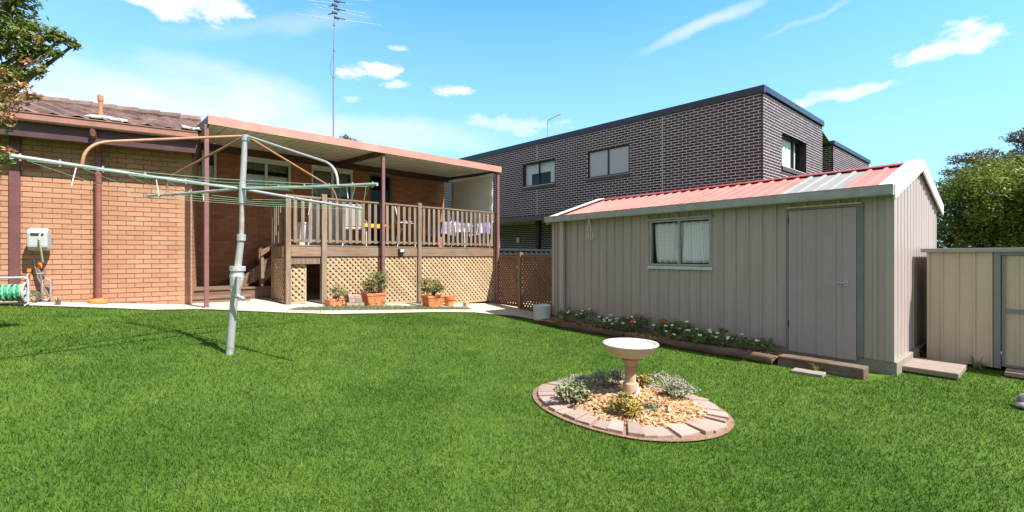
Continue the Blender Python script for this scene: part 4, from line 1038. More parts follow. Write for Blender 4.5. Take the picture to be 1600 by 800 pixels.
for k, a in enumerate(angs):
    tip = Vector((CX + LN[k] * math.cos(a), YC + LN[k] * math.sin(a), 0))
    tip.z = CAMZ + (.772 * (.75 if False else 1) if k == 0 else .73 if k == 1 else .785 if k == 2 else .695)
    c0 = Vector((CX + .04 * math.cos(a), YC + .04 * math.sin(a), hub.z)); arms.append((c0, tip))
    mb = MB(); mb.tube([c0, c0.lerp(tip, .5) + Vector((0, 0, -.008)), tip], .0165, 10)
    for t in (.3, .5, .68, .84, .97):
        c = c0.lerp(tip, t); mb.tube([c + Vector((0, 0, -.03)), c + Vector((0, 0, .026))], .008, 6)
    ar = mb.build('arm', M_steelwhite, cl)
    f = .76 if k in (0, 2) else .74
    j = c0.lerp(tip, f); up = j + Vector((0, 0, .10)) + (c0 - tip).normalized() * .02
    p0 = ptop + Vector((.05 * math.cos(a), .05 * math.sin(a), .0))
    kn = j.lerp(Vector((p0.x, p0.y, j.z)), .07) + Vector((0, 0, .16))
    pts = [p0, p0.lerp(kn, .9), kn, (kn + up) / 2 + Vector((math.cos(a), math.sin(a), 0)) * .015, up, j]
    pts = [p0]
    c1 = j + Vector((0, 0, .20)) 
    for t in np.linspace(0, 1, 9)[1:]:
        A_ = (p0.lerp(c1, .86)); q = A_ * (1 - t) ** 2 + c1 * 2 * t * (1 - t) + j * t * t; pts.append(q)
    pts.insert(1, p0.lerp(c1, .86))
    mb = MB(); mb.tube(pts, .0125, 8); mb.build('strut', M_steelwhite if k == 3 else M_copper, cl)
order = (0, 2, 1, 3)
for t in (.40, .58, .76, .95):
    mb = MB()
    for i in range(4):
        a, b = arms[order[i]], arms[order[(i + 1) % 4]]
        p, q = a[0].lerp(a[1], t), b[0].lerp(b[1], t); dz = Vector((0, 0, -.022)); mid = (p + q) / 2 + dz * 1.5 + Vector((0, 0, -.02))
        mb.tube([p + dz, p.lerp(mid, .5) + dz * .6, mid, q.lerp(mid, .5) + dz * .6, q + dz], .0026, 5)
    mb.build('line_wire', M_line, cl)
mb = MB()
for k, t in ((0, .45), (0, .78), (2, .35), (3, .8), (3, .86), (3, .93), (1, .5)):
    c = arms[k][0].lerp(arms[k][1], t); mb.tube([c, c + Vector((random.uniform(-.06, .06), random.uniform(-.06, .06), -.1 - random.random() * .1))], .004, 5)
mb.build('cord_end', M_whitepaint, cl)

# ------------------------------------------------------------------ hose things at the house wall
HU = lambda px, d=.1: WING.uu(px, d)
u0, u1 = HU(41, .3), HU(74, .3); zt, zb = WING.hit(57, 356, .3)[1], WING.hit(57, 392, .3)[1]
hr = thing('hose_reel_box', WING.p((u0 + u1) / 2, .15, zb), 'pale grey wall mounted hose reel box on orange brick', 'hose reel')
mb = MB(); P = [(.06, zb + .05), (.10, zb), (.24, zb + .01), (.30, zb + .06), (.31, zt - .08), (.27, zt - .01), (.20, zt), (.06, zt - .03)]
mb.poly_ext([WING.p(u0, d, z) for d, z in P], [WING.p(u1, d, z) for d, z in P]); mb.fbox(WING, u0 + .08, u1 - .08, .0, .06, zb + .1, zt - .1); mb.build('reel_case', M_plastic_grey, hr, bevel=.045)
mb = MB(); mb.fbox(WING, u0 + .05, u0 + .2, .30, .318, zt - .12, zt - .085); mb.build('handle', M_darkmetal, hr)
uc = HU(62.5, .33); zc = WING.hit(62, 365, .33)[1]; z2 = WING.hit(62, 412, .12)[1]
mb = MB(); mb.tube([WING.p(uc, .3, zc), WING.p(uc, .35, zc - .02), WING.p(uc, .36, zc - .1), WING.p(uc, .3, (zc + z2) / 2), WING.p(uc, .2, z2 + .03)], .012, 8); mb.build('hose', surf('pale_green_hose', (.42, .5, .33), .4, .1, 12), hr)
WT = lambda px, py, d=.1: WING.p(WING.uu(px, d), d, WING.hit(px, py, d)[1])
tap = thing('garden_tap', WT(58, 470), 'brass garden tap standpipe with hose fittings on the brick wall', 'tap')
mb = MB(); mb.tube([WT(66, 468), WT(65, 440), WT(62, 425), WT(58, 418)], .016, 8); mb.tube([WT(52, 400, .05), WT(56, 420), WT(60, 436), WT(66, 446), WT(76, 462), WT(88, 478)], .012, 8)
mb.tube([WT(58, 428), WT(70, 428), WT(70, 420)], .02, 8); mb.build('standpipe', surf('brass_grey', (.3, .26, .22), .4, .2, 12, metal=.5), tap)
mb = MB(); mb.tube([WT(62.5, 410), WT(62.5, 419)], .028, 10); mb.tube([WT(46, 420), WT(45, 425)], .026, 10); mb.build('hose_connector', M_orange, tap)
mb = MB(); mb.tube([WT(66, 466), WT(66, 440), WT(72, 436), WT(79, 438), WT(79, 462), WT(74, 469), WT(68, 468)], .014, 8); mb.build('hose_bracket', M_galv, tap)
mb = MB(); mb.tube([WT(46, 424), WT(42.5, 432), WT(42.5, 445), WT(46, 460), WT(52, 472), WT(58, 478, .25)], .013, 8); tag(mb.build('garden_hose', M_yellowhose), 'yellow garden hose drooping from the tap', 'hose')
mb = MB(); c = Vector(WT(46, 466, .16))
for kk in range(3):
    mb.tube([c + Vector((.11 * math.cos(t) * .85, .11 * math.cos(t) * .5 + kk * .03 - .03, .10 * math.sin(t) + .012 * kk)) for t in np.linspace(0, 2 * math.pi, 22)], .011, 7)
tag(mb.build('garden_hose', surf('dark_green_hose', (.07, .10, .07), .4, .1, 9)), 'coil of dark hose leaning on the wall under the tap', 'hose')
# portable reel
rc = Vector(WT(10, 462, .42)); hrw = .16
ax = Vector((WING.u[0], WING.u[1], 0))
zg = float(gz(rc.x)); rc.z = zg + .2
rl = thing('hose_cart', (rc.x, rc.y, zg), 'portable reel wound with green hose at the lawn edge', 'hose reel')
Mx = Matrix.Rotation(math.atan2(ax.y, ax.x), 4, 'Z') @ Matrix.Rotation(R(90), 4, 'Y')
for s in (-.21, .21):
    mb = MB(); mb.lathe(rc + ax * s, [(.155, -.012), (.16, 0), (.155, .012), (.13, .012), (.13, -.012)], 24, M=Mx)
    mb.lathe(rc + ax * s, [(.05, -.015), (.05, .015)], 12, M=Mx)
    for k in range(5):
        t = k * 2 * math.pi / 5; e = (Mx @ Vector((math.cos(t), math.sin(t), 0))); mb.tube([rc + ax * s, rc + ax * s + e * .14], .016, 6)
    mb.build('reel_side', M_plastic_grey, rl)
mb = MB(); n = 150
mb.tube([rc + ax * (-.19 + .38 * i / n) + (Mx @ Vector((math.cos(i * .55), math.sin(i * .55), 0))) * (.112 + .018 * math.sin(i * .21)) for i in range(n)], .0125, 6); mb.build('hose', [M_greenhose], rl)
mb = MB(); mb.tube([rc + ax * (-.19 + .38 * i / 60) + (Mx @ Vector((math.cos(i * .62), math.sin(i * .62), 0))) * .126 for i in range(24, 60)], .011, 6); mb.build('hose', surf('lime_hose', (.35, .5, .25), .4, .1, 9), rl)
mb = MB(); mb.lathe(rc, [(.1, -.2), (.1, .2)], 16, M=Mx); mb.build('drum', M_greenhose, rl)
mb = MB()
for s in (-.24, .24): mb.tube([Vector((0, 0, zg + .005)) + Vector((rc.x, rc.y, 0)) + ax * s, rc + ax * s, rc + ax * s + Vector((0, 0, .2))], .013, 8)
mb.tube([rc + ax * .24 + Vector((0, 0, .2)), rc + ax * .2 + Vector((0, 0, .235)), rc - ax * .2 + Vector((0, 0, .235)), rc - ax * .24 + Vector((0, 0, .2))], .014, 8)
for s in (-.24, .24): mb.tube([Vector((rc.x, rc.y, zg + .014)) + ax * s + Vector((.12, -.16, 0)), Vector((rc.x, rc.y, zg + .014)) + ax * s - Vector((.12, -.16, 0))], .013, 8)
mb.build('stand', M_plastic_grey, rl)
# orange saucer round the downpipe foot
mb = MB(); mb.lathe(DP, [(.10, .01), (.135, .02), (.14, .07), (.12, .085), (.07, .09), (.05, .10)], 24)
tag(smooth_angle(mb.build('downpipe_boot', surf('orange_clay', (.62, .22, .06), .6, .12, 9), origin=DP)), 'round orange collar at the foot of the brown downpipe', 'drain collar')

# ------------------------------------------------------------------ leaf clouds
def leaves(n, blobs, size, jit=.35, shell=.55, flat=.35, gap=0., seed=0, fold=.25):
    """n leaf diamonds spread through ellipsoid clumps (x,y,z,rx,ry,rz,weight)"""
    g = np.random.default_rng(seed); bl = np.array(blobs, float); w = bl[:, 6] / bl[:, 6].sum()
    k = g.choice(len(bl), n, p=w); d = g.normal(size=(n, 3)); d /= np.linalg.norm(d, axis=1)[:, None]
    rad = (shell + (1 - shell) * g.random(n)) * (1 + .12 * g.normal(size=n)); rad = np.where(g.random(n) < .25, g.random(n) ** .6, rad)
    P = bl[k, :3] + d * rad[:, None] * bl[k, 3:6]
    L = size * (.65 + .7 * g.random(n)); a = g.normal(size=(n, 3)) + d * .6; a[:, 2] = a[:, 2] * .7 - flat * .2; a /= np.linalg.norm(a, axis=1)[:, None]
    up = d + np.array([0, 0, .9]) + .5 * g.normal(size=(n, 3)); b = np.cross(a, up); b /= np.linalg.norm(b, axis=1)[:, None] + 1e-9; c = np.cross(b, a)
    W = L * (.28 + .14 * g.random(n)); L, W = L[:, None], W[:, None]
    v = np.stack([P - a * L * .5, P - b * W * .5 + c * W * fold, P + a * L * .5, P + b * W * .5 + c * W * fold], 1)
    rn = np.clip(.5 + .28 * g.normal(size=n), 0, 1)
    bt = g.random(len(bl)); rn = np.clip(rn * .7 + .3 * bt[k] + .0, 0, 1)
    return v.reshape(-1, 3), np.arange(4 * n).reshape(-1, 4), rn
def clumps(c, r, n, seed, cr=(.25, .45), zs=1., low=-.6):
    g = np.random.default_rng(seed); out = []
    while len(out) < n:
        d = g.normal(size=3); d /= np.linalg.norm(d)
        if d[2] < low: continue
        t = .45 + .5 * g.random(); q = cr[0] + (cr[1] - cr[0]) * g.random()
        out.append((c[0] + d[0] * r[0] * t, c[1] + d[1] * r[1] * t, c[2] + d[2] * r[2] * t, q * r[0], q * r[1], q * r[2] * zs, q * q))
    return out
def branchy(mb, base, blobs, r0, n=14, fork=.35, seed=0):
    g = random.Random(seed); B = Vector(base); tops = [Vector(b[:3]) for b in blobs]
    cen = sum(tops, Vector()) / len(tops); f = B.lerp(cen, fork) ; f.z = B.z + (cen.z - B.z) * fork * 1.4
    mb.tube([B, B.lerp(f, .5) + Vector((g.uniform(-.05, .05), g.uniform(-.05, .05), 0)) * r0 * 8, f], [r0 * 1.25, r0, r0 * .85], 10)
    for t in g.sample(tops, min(n, len(tops))):
        m_ = f.lerp(t, .5) + Vector((g.uniform(-.2, .2), g.uniform(-.2, .2), g.uniform(0, .3))) * (t - f).length * .4
        mb.tube([f, m_, t], [r0 * .6, r0 * .32, r0 * .1], 7)

# right-hand dense tree
def tree(name, base, blobs, n, size, lm, label, r0, seed, kw={}):
    t = thing(name, base, label, 'tree'); mb = MB(); branchy(mb, base, blobs, r0, seed=seed); mb.build('trunk', M_bark, t, smooth=True)
    v, f, rn = leaves(n, blobs, size, seed=seed, **kw); mesh_np('crown', v, f, 4, rn, lm, loc=base, parent=t)
    return t
c = (17.9, 15.6, 2.75)
tree('broadleaf_tree', (17.9, 15.6, -.02), clumps(c, (3.25, 3.2, 2.5), 110, 3, (.16, .30), low=-.95) + [(17.9, 15.6, 2.3, 2.3, 2.3, 1.9, 1.2)], 60000, .15, L_tree, 'dense glossy green tree behind the cream garden shed', .2, 3)
c = (31.9, 27., 6.1)
tree('gum_tree', (33.5, 27., -.02), clumps(c, (5.8, 5, 3.4), 60, 5, (.14, .28), .6, low=-.3), 26000, .24, L_gum, 'tall grey olive gum tree rising behind the dense green tree', .35, 5)
c = (-11.3, 30, 8.35)
tree('distant_tree', (-11.3, 30, .8), clumps(c, (1.25, 1.2, 1.1), 16, 8, (.25, .45)), 3000, .18, L_gum, 'small tree top showing over the pergola roof by the antenna', .15, 8)
# overhanging tree at the left edge
def P3(px, py, Y): return ((px - 800) / F * Y, Y, CAMZ + (400 - py) / F * Y)
blobs = []
for px, py, Y, r, w in ((-40, 20, 4.6, .34, 1.6), (20, 15, 4.6, .24, 1), (50, 45, 4.6, .17, .7), (-10, 80, 4.5, .28, 1.2), (45, 85, 4.6, .17, .7), (82, 55, 4.6, .11, .4), (100, 62, 4.65, .09, .34), (116, 70, 4.7, .06, .2), (70, 78, 4.6, .10, .32), (88, 82, 4.6, .06, .15),
                        (-20, 140, 4.5, .25, .8), (20, 118, 4.5, .13, .5), (38, 112, 4.6, .12, .3), (60, 112, 4.6, .07, .16), (-5, 190, 4.5, .15, .45), (30, 55, 4.5, .2, .8), (0, 45, 4.5, .25, 1.2), (-80, 60, 4.7, .4, 1.5), (-110, 150, 4.7, .45, 1.4), (-60, 220, 4.6, .3, .8), (0, 250, 4.5, .10, .3), (-25, 270, 4.5, .16, .5), (20, 0, 4.5, .2, .8), (35, -20, 4.5, .2, .8), (-30, -60, 4.6, .4, 1.5)):
    x, y, z = P3(px, py, Y); blobs.append((x, y, z, r, r, r * .8, w))
base = (-7.2, 4.6, float(gz(-7.2)) - .02)
lt = thing('overhanging_tree', base, 'leafy branch of a tree with bronze young tips hanging into the top corner', 'tree')
mb = MB(); branchy(mb, base, blobs, .11, 25, .35, 4); mb.build('trunk', M_bark, lt, smooth=True)
v, f, rn = leaves(7000, blobs, .062, seed=11, shell=.15); mesh_np('crown', v, f, 4, rn, L_near, loc=base, parent=lt)
bb = []
for px, py, r, w in ((10, 140, .10, 1), (35, 135, .08, .8), (45, 150, .07, .6), (25, 160, .10, 1), (5, 165, .12, 1), (55, 150, .035, .3), (62, 152, .03, .2), (15, 185, .08, .6), (40, 95, .05, .3), (65, 105, .04, .2), (15, 236, .05, .5), (8, 120, .1, .6), (60, 62, .05, .2)):
    x, y, z = P3(px, py, 4.45); bb.append((x, y, z, r, r, r, w))
v, f, rn = leaves(620, bb, .055, seed=12, shell=.1); mesh_np('young_leaves', v, f, 4, rn, L_bronze, loc=base, parent=lt)
mb = MB(); g = random.Random(3)
for tx in ((118, 70), (88, 84), (62, 114), (60, 150), (45, 150), (50, 45), (20, 250)):
    e = Vector(P3(*tx, 4.6)); s_ = Vector(P3(tx[0] - 110, tx[1] - 10, 4.6)); mb.tube([s_, s_.lerp(e, .5) + Vector((0, .05, .04)), e], [.014, .008, .003], 6)
mb.build('twig', M_bark, lt)

# ------------------------------------------------------------------ pots and succulents along the lattice
def box_pot(px0, px1, pyt, pyb, dep, label, name='terracotta_pot', legs=True, flare=.8):
    pxm = (px0 + px1) / 2; x, y = ground_at(pxm, pyb + 1.5); z = float(gz(x)) + .02; wx = (px1 - px0) / F * y / 1.18; h = (pyb - pyt) / F * y
    fr = Frame((x, y), MAIN.u); t = thing(name, (x, y, z), label, 'plant pot')
    a, b = wx / 2, wx / 2 * flare; mb = MB()
    def ring(hw, hd, zz_): return [fr.p(-hw, -hd, zz_), fr.p(hw, -hd, zz_), fr.p(hw, hd, zz_), fr.p(-hw, hd, zz_)]
    k = dep
    levels = [(b * .94, z), (b, z + h * .1), (a * .93, z + h * .8), (a, z + h * .82), (a, z + h), (a * .88, z + h), (a * .8, z + h * .86)]
    vs = []; [vs.extend(ring(q, q * k, zq)) for q, zq in levels]
    fs = [(4 * l + i, 4 * l + (i + 1) % 4, 4 * l + 4 + (i + 1) % 4, 4 * l + 4 + i) for l in range(len(levels) - 1) for i in range(4)] + [(0, 3, 2, 1)]
    mb.add(vs, fs, .5); mb.build('pot_body', M_terra, t, bevel=.008)
    mb = MB(); mb.add(ring(a * .81, a * .81 * k, z + h * .87), [(0, 1, 2, 3)]); mb.build('soil', M_soil, t)
    if legs:
        for s in (-.35, 0., .35):
            mb = MB(); mb.fbox(fr, s * wx - .03, s * wx + .03, b * k + .002, b * k + .02, z + h * .25, z + h * .62); mb.build('moulding', M_terra, t, bevel=.006)
    return (x, y, z + h * .87), wx
def shrub(name, base, blobs, n, size, lm, label, cat='plant', seed=0, stem=.012, **kw):
    t = thing(name, base, label, cat); mb = MB(); g = random.Random(seed)
    for b in g.sample(blobs, min(9, len(blobs))):
        q = Vector(b[:3]); B = Vector(base); mb.tube([B, B.lerp(q, .5) + Vector((g.uniform(-.02, .02), g.uniform(-.02, .02), .01)), q], [stem, stem * .7, stem * .35], 6)
    mb.build('stem', M_bark, t, smooth=True); v, f, rn = leaves(n, blobs, size, seed=seed, **kw); mesh_np('foliage', v, f, 4, rn, lm, loc=base, parent=t)
    return t
c, w = box_pot(508, 540, 467, 478.5, .7, 'small terracotta box pot by the deck corner post', flare=.9)
shrub('succulent_plant', c, clumps((c[0] + .03, c[1], c[2] + .17), (.2, .18, .16), 16, 21, (.25, .45)), 420, .045, L_jade, 'thin straggly jade plant in the small terracotta box pot', seed=21)
c, w = box_pot(565, 603, 457.5, 478, .7, 'large terracotta box pot with moulded sides beside the stacked bricks')
shrub('succulent_plant', c, clumps((c[0] + .02, c[1], c[2] + .26), (.30, .28, .26), 30, 22, (.22, .4)), 1500, .055, L_jade, 'round bushy jade plant in the large terracotta box pot', seed=22)
c, w = box_pot(658, 694, 461, 480.5, .7, 'plain terracotta box pot right beside the round terracotta pot', legs=False)
shrub('succulent_plant', c, clumps((c[0], c[1], c[2] + .24), (.30, .28, .24), 28, 23, (.22, .4)), 1400, .055, L_jade, 'dome shaped jade plant in front of the second lattice bay', seed=23)
x, y = ground_at(702, 479); z = float(gz(x)) + .02
mb = MB(); mb.lathe((x, y, z), [(.11, 0), (.13, .16), (.15, .165), (.155, .25), (.14, .25), (.12, .2), (0, .19)], 24); tag(smooth_angle(mb.build('terracotta_pot', M_terra, origin=(x, y, z))), 'small round empty terracotta pot beside the box pot', 'plant pot')
g = random.Random(5); px = 541
for k, (px, lay) in enumerate(((543, 0), (552, 0), (561, 0), (547, 1), (557, 1), (546, 2), (556, 2))):
    x, y = ground_at(px, 479.5); z = float(gz(x)) + .02 + lay * .082; mb = MB(); mb.obox((x, y, z + .04), (.13 if lay == 0 else .15, .23, .078), rM + g.uniform(-.06, .06))
    tag(mb.build('loose_brick', M_paver, bevel=.005), 'pale reddish brick in the little stack between the two terracotta box pots', 'brick', 'bricks stacked between the pots')
x, y = ground_at(728, 480); z = float(gz(x)); mb = MB(); mb.obox((x, y, z + .07), (.09, .12, .12), rM); tag(mb.build('timber_block', M_lattice, bevel=.004), 'short pale timber block propping the lattice skirt', 'block')
# white tub by the shed corner
x, y = ground_at(847, 500.5); z = float(gz(x)); mb = MB(); mb.lathe((x, y, z), [(.175, 0), (.19, .01), (.20, .32), (.205, .33), (.205, .345), (.185, .345), (.18, .3), (0, .3)], 32)
tub = tag(smooth_angle(mb.build('planter_tub', surf('white_tub', (.66, .65, .64), .5, .06, 6), origin=(x, y, z))), 'round white tub standing against the grey shed corner', 'tub')

# low grey-green ground cover strip in front of the lattice
n = 9000; A = np.array([ground_at(px, py) for px, py in ((448, 488.5), (500, 489), (560, 488.5), (620, 487.5), (680, 486.5), (738, 486.5))]); B = np.array([ground_at(px, py) for px, py in ((470, 485), (510, 483), (560, 480.5), (620, 480.5), (680, 482), (730, 483.5))])
t = rng.random(n) * 5; i = np.minimum(t.astype(int), 4); ft = (t - i)[:, None]; s = rng.random(n)[:, None]
Q = (A[i] * (1 - ft) + A[i + 1] * ft) * (1 - s) + (B[i] * (1 - ft) + B[i + 1] * ft) * s
h = .02 + .05 * rng.random(n); bpt = np.stack([Q[:, 0], Q[:, 1], gz(Q[:, 0]) + .016], -1); an_ = rng.random(n) * 6.283; sdv = np.stack([np.cos(an_), np.sin(an_), 0 * an_], -1) * .009
tip = bpt + np.stack([rng.normal(size=n) * .02, rng.normal(size=n) * .02, h], -1)
tag(mesh_np('ground_cover', np.stack([bpt - sdv, bpt + sdv, tip], 1).reshape(-1, 3), np.arange(3 * n).reshape(-1, 3), 3, rng.random(n), L_cover), 'strip of low grey green ground cover before the lattice', 'ground cover', kind='stuff')
mb = MB()
for k in range(5):
    for q in range(6):
        a = A[k] * (1 - q / 6) + A[k + 1] * q / 6; b = A[k] * (1 - (q + 1) / 6) + A[k + 1] * (q + 1) / 6
        nrm = np.array((-(b - a)[1], (b - a)[0])); nrm = nrm / np.linalg.norm(nrm) * -.07; za, zb4 = float(gz(a[0])), float(gz(b[0])); a2, b2 = a + nrm, b + nrm
        mb.box8([(a2[0], a2[1], za), (b2[0], b2[1], zb4), (b[0], b[1], zb4), (a[0], a[1], za), (a2[0], a2[1], za + .05), (b2[0], b2[1], zb4 + .05), (b[0], b[1], zb4 + .05), (a[0], a[1], za + .05)], .5)
tag(mb.build('kerb', M_concrete), 'narrow curved concrete mowing kerb', 'kerb', kind='structure')

# ------------------------------------------------------------------ flower bed along the shed
mb = MB()
for k in range(24):
    a, b = 1.15 + 4.8 * k / 24, 1.15 + 4.8 * (k + 1) / 24
    mb.quad(SHED.p(a, .05, .07), SHED.p(b, .05, .07), SHED.p(b, .33, .085), SHED.p(a, .33, .085)); mb.quad(SHED.p(a, .33, .085), SHED.p(b, .33, .085), SHED.p(b, .6, .03), SHED.p(a, .6, .03))
tag(mb.build('soil', M_soil, origin=(0, 0, 0)), 'dark soil of the flower bed', 'soil', kind='structure')
def log(ua, ub, d, r, label):
    mb = MB(); n = 10; mb.tube([SHED.p(ua + (ub - ua) * i / n, d + .012 * math.sin(i * 1.7), r * .75 + .006 * math.sin(i * 2.3)) for i in range(n + 1)], [r * (1 + .05 * math.sin(i * 1.3)) for i in range(n + 1)], 14)
    tag(smooth_angle(mb.build('log_edging', M_log)), label, 'log', 'round timber logs edging the flower bed')
log(SHED.uu(1207, .58), SHED.uu(1027, .58), .56, .066, 'round timber log edging the bed nearest the sleeper')
log(SHED.uu(1022, .58), SHED.uu(975, .58), .53, .05, 'short low timber log half hidden behind the bird bath bowl')
log(SHED.uu(972, .58), SHED.uu(864, .58), .55, .06, 'round timber log edging the bed by the white tub end')
# dry leaf and bark litter on the bed
def chips(n, sampler, zf, size, rnd=None, seed=0):
    g = np.random.default_rng(seed); x, y = sampler(g, n); z = zf(x, y); a = g.random(n) * 6.283; L = size * (.5 + g.random(n)); W = L * (.35 + .4 * g.random(n)); tl = g.normal(size=(n, 2)) * .35
    e = np.stack([np.cos(a), np.sin(a), tl[:, 0]], -1) * L[:, None] * .5; f = np.stack([-np.sin(a), np.cos(a), tl[:, 1]], -1) * W[:, None] * .5
    P = np.stack([x, y, z + g.random(n) * size * .35], -1)
    return np.stack([P - e - f * .7, P + e * .8 - f, P + e + f * .8, P - e * .9 + f], 1).reshape(-1, 3), np.arange(4 * n).reshape(-1, 4), g.random(n)
def smp(g, n):
    u = 1.15 + 4.8 * g.random(n); d = .08 + .5 * g.random(n); return SHED.o[0] + u * SHED.u[0] + d * SHED.n[0], SHED.o[1] + u * SHED.u[1] + d * SHED.n[1]
v, f, rn = chips(2600, smp, lambda x, y: 0 * x + .075, .035, seed=4); o = mesh_np('bark_litter', v, f, 4, rn, M_chips); o.modifiers.new('thickness', 'SOLIDIFY').thickness = .004
tag(o, 'brown bark and leaf litter on the flower bed', 'litter', kind='stuff')
def flowering(px, py, d, h, w, label, white, red=0, seed=0, n=240, dens=1.):
    u = SHED.uu(px, d); b = SHED.p(u, d, .075); h *= 1.2; w *= 1.15; t = thing('flowering_plant', b, label, 'flower', 'bedding plants along the shed')
    bl = clumps((b[0], b[1], b[2] + h * .5), (w * 1.2, w, h * .6), 14, seed, (.28, .45), low=-.3)
    v, f, rn = leaves(int(n * dens), bl, .05, seed=seed, shell=.3); mesh_np('foliage', v, f, 4, rn, L_flower, loc=b, parent=t)
    mb = MB(); g = random.Random(seed)
    for q in g.sample(bl, 6): mb.tube([b, q[:3]], .004, 5)
    mb.build('stem', M_bark, t)
    for nn, mt, rr_ in ((white, M_petalw, .030), (red, M_petalr, .042)):
        for k in range(nn):
            q = Vector(g.choice(bl)[:3]) + Vector((g.uniform(-.05, .05) * 2 * w - .05, g.uniform(-.03, .03) - .06, g.uniform(.0, .08)))
            mb = MB()
            for j in range(7):
                a = g.uniform(0, 6.28); e = Vector((math.cos(a), math.sin(a), g.uniform(-.3, .6))) * rr_ * .55
                mb.lathe(q + e, [(0, -rr_ * .35), (rr_ * .45, -rr_ * .1), (rr_ * .4, rr_ * .2), (0, rr_ * .32)], 7)
            mb.build('flower', mt, t, smooth=True)
sp_ = [(884, .3, .26, .18, 'leafy plant with white blooms nearest the white tub', 6, 0), (915, .28, .24, .2, 'white flowered plant just right of the shed downpipe plant', 5, 0), (940, .32, .18, .18, 'low pale leaved plant with small white blooms under the hanging swing', 7, 0),
       (962, .35, .18, .2, 'spreading white flowered plant left of the red geranium', 7, 0), (980, .3, .2, .16, 'white flowered plant touching the red geranium', 5, 0), (999, .28, .30, .15, 'upright plant with one large red flower head', 2, 3),
       (1040, .2, .22, .15, 'dark leaved plant with a single white bloom below the window', 2, 0), (1052, .35, .24, .17, 'yellow green plant with white blooms and a red bud below the window', 3, 1), (1075, .3, .24, .18, 'dark leaved plant with two white blooms under the window edge', 4, 0),
       (1082, .47, .17, .2, 'low variegated plant hanging over the log', 5, 0), (1105, .42, .17, .19, 'low spreading plant with white blooms right of the window', 5, 0), (1128, .35, .2, .17, 'plant with one big white bloom near the door end', 3, 0),
       (1150, .3, .17, .15, 'dark small plant with two white blooms before the shed wall', 3, 0), (1178, .3, .13, .14, 'sparse dark plant last before the sleeper', 1, 0), (1196, .22, .16, .12, 'thin dark plant beside the shed door frame', 1, 0)]
for k, (px, d, h, w, lb, wn, rn_) in enumerate(sp_): flowering(px, 0, d, h, w, lb, wn, rn_, seed=40 + k, n=520 if k < 12 else 240)

# sleeper step, paver, slabs
mb = MB(); mb.fbox(SHED, .15, 1.10, .34, .56, -.02, .12); tag(mb.build('timber_sleeper', wood('sleeper_wood', (.15, .095, .062), rS), bevel=.012), 'long weathered timber sleeper step below the shed door', 'sleeper')
x, y = ground_at(1263, 584.5); mb = MB(); mb.obox((x, y, -.006), (.34, .2, .05), SHED.ang() + .1); tag(mb.build('stepping_stone', M_footing, bevel=.006), 'flat grey paver set in the grass before the sleeper', 'paver')
mb = MB(); mb.fbox(SIDE, .27, 1.08, .05, .58, .0, .07); tag(mb.build('concrete_slab', surf('worn_slab', (.25, .20, .17), .9, .1, 5, bump=.3, stain=(.18, .14, .115)), bevel=.012), 'worn pinkish slab step between the two sheds', 'slab')
u = CREAM.uu(1571, .25); mb = MB(); mb.fbox(CREAM, u, u + .8, .12, .42, .0, .055); tag(mb.build('concrete_slab', bpy.data.materials['worn_slab'], bevel=.01), 'pinkish slab step in front of the cream shed door', 'slab')
x, y = ground_at(1606, 640); mb = MB(); n = 14
for (dx, dy, r, h, mt) in ((0, 0, .09, .05, 0), (.05, .06, .07, .12, 0)):
    mb.lathe((x + dx, y + dy, -.01), [(r * .8, 0), (r, h * .3), (r * .9, h * .7), (r * .5, h), (0, h * 1.05)], 10)
o = mb.build('garden_stone', surf('mottled_stone', (.25, .24, .23), .8, .8, 14, bump=.5, stain=(.7, .68, .65), stain_at=.56)); tag(smooth_angle(o, 50), 'black and white stone at the edge of the lawn', 'stone')
# weeds
def tuft(px, py, label, n, h, lm, seed, name='weed'):
    x, y = ground_at(px, py); z = float(gz(x)); g = np.random.default_rng(seed); f = g.random(n) * 6.283; hh = h * (.5 + .6 * g.random(n)); ln = hh * (.3 + .7 * g.random(n)); r0 = .03 * g.random(n)
    b = np.stack([x + np.cos(f) * r0, y + np.sin(f) * r0, 0 * f + z - .003], -1); s = np.stack([-np.sin(f), np.cos(f), 0 * f], -1) * .006; m_ = b + np.stack([np.cos(f) * ln * .4, np.sin(f) * ln * .4, hh * .8], -1); t = b + np.stack([np.cos(f) * ln, np.sin(f) * ln, hh], -1)
    v = np.stack([b - s, b + s, m_ + s * .8, m_ - s * .8, t], 1).reshape(-1, 3); i = np.arange(n)[:, None] * 5; fa = np.concatenate([i + np.array([[0, 1, 2, 3]]), i + np.array([[3, 2, 4, 4]])])
    fa = np.concatenate([np.concatenate([i + np.array([[0, 1, 2]]), i + np.array([[0, 2, 3]]), i + np.array([[3, 2, 4]])])])
    return tag(mesh_np(name, v, fa, 3, np.concatenate([g.random(n)] * 3), lm, loc=(x, y, z)), label, 'weed')
L_dry = leafmat('dry_grass', [(.3, .22, .12), (.42, .33, .2), (.35, .28, .15)], .8, .1, .2)
tuft(1525, 575, 'dry straw coloured weed tuft at the cream shed wall', 26, .22, L_dry, 1)
tuft(1533, 578, 'green weed tuft at the foot of the cream shed wall', 30, .12, L_flower, 2); tuft(1446, 562, 'leafy green weed in the gap between the sheds', 40, .14, L_flower, 3)
tuft(1277, 583, 'small green weed growing in front of the sleeper', 30, .12, L_flower, 4); tuft(90, 478, 'dry weed tuft against the brick wall by the tap', 30, .16, L_dry, 5)

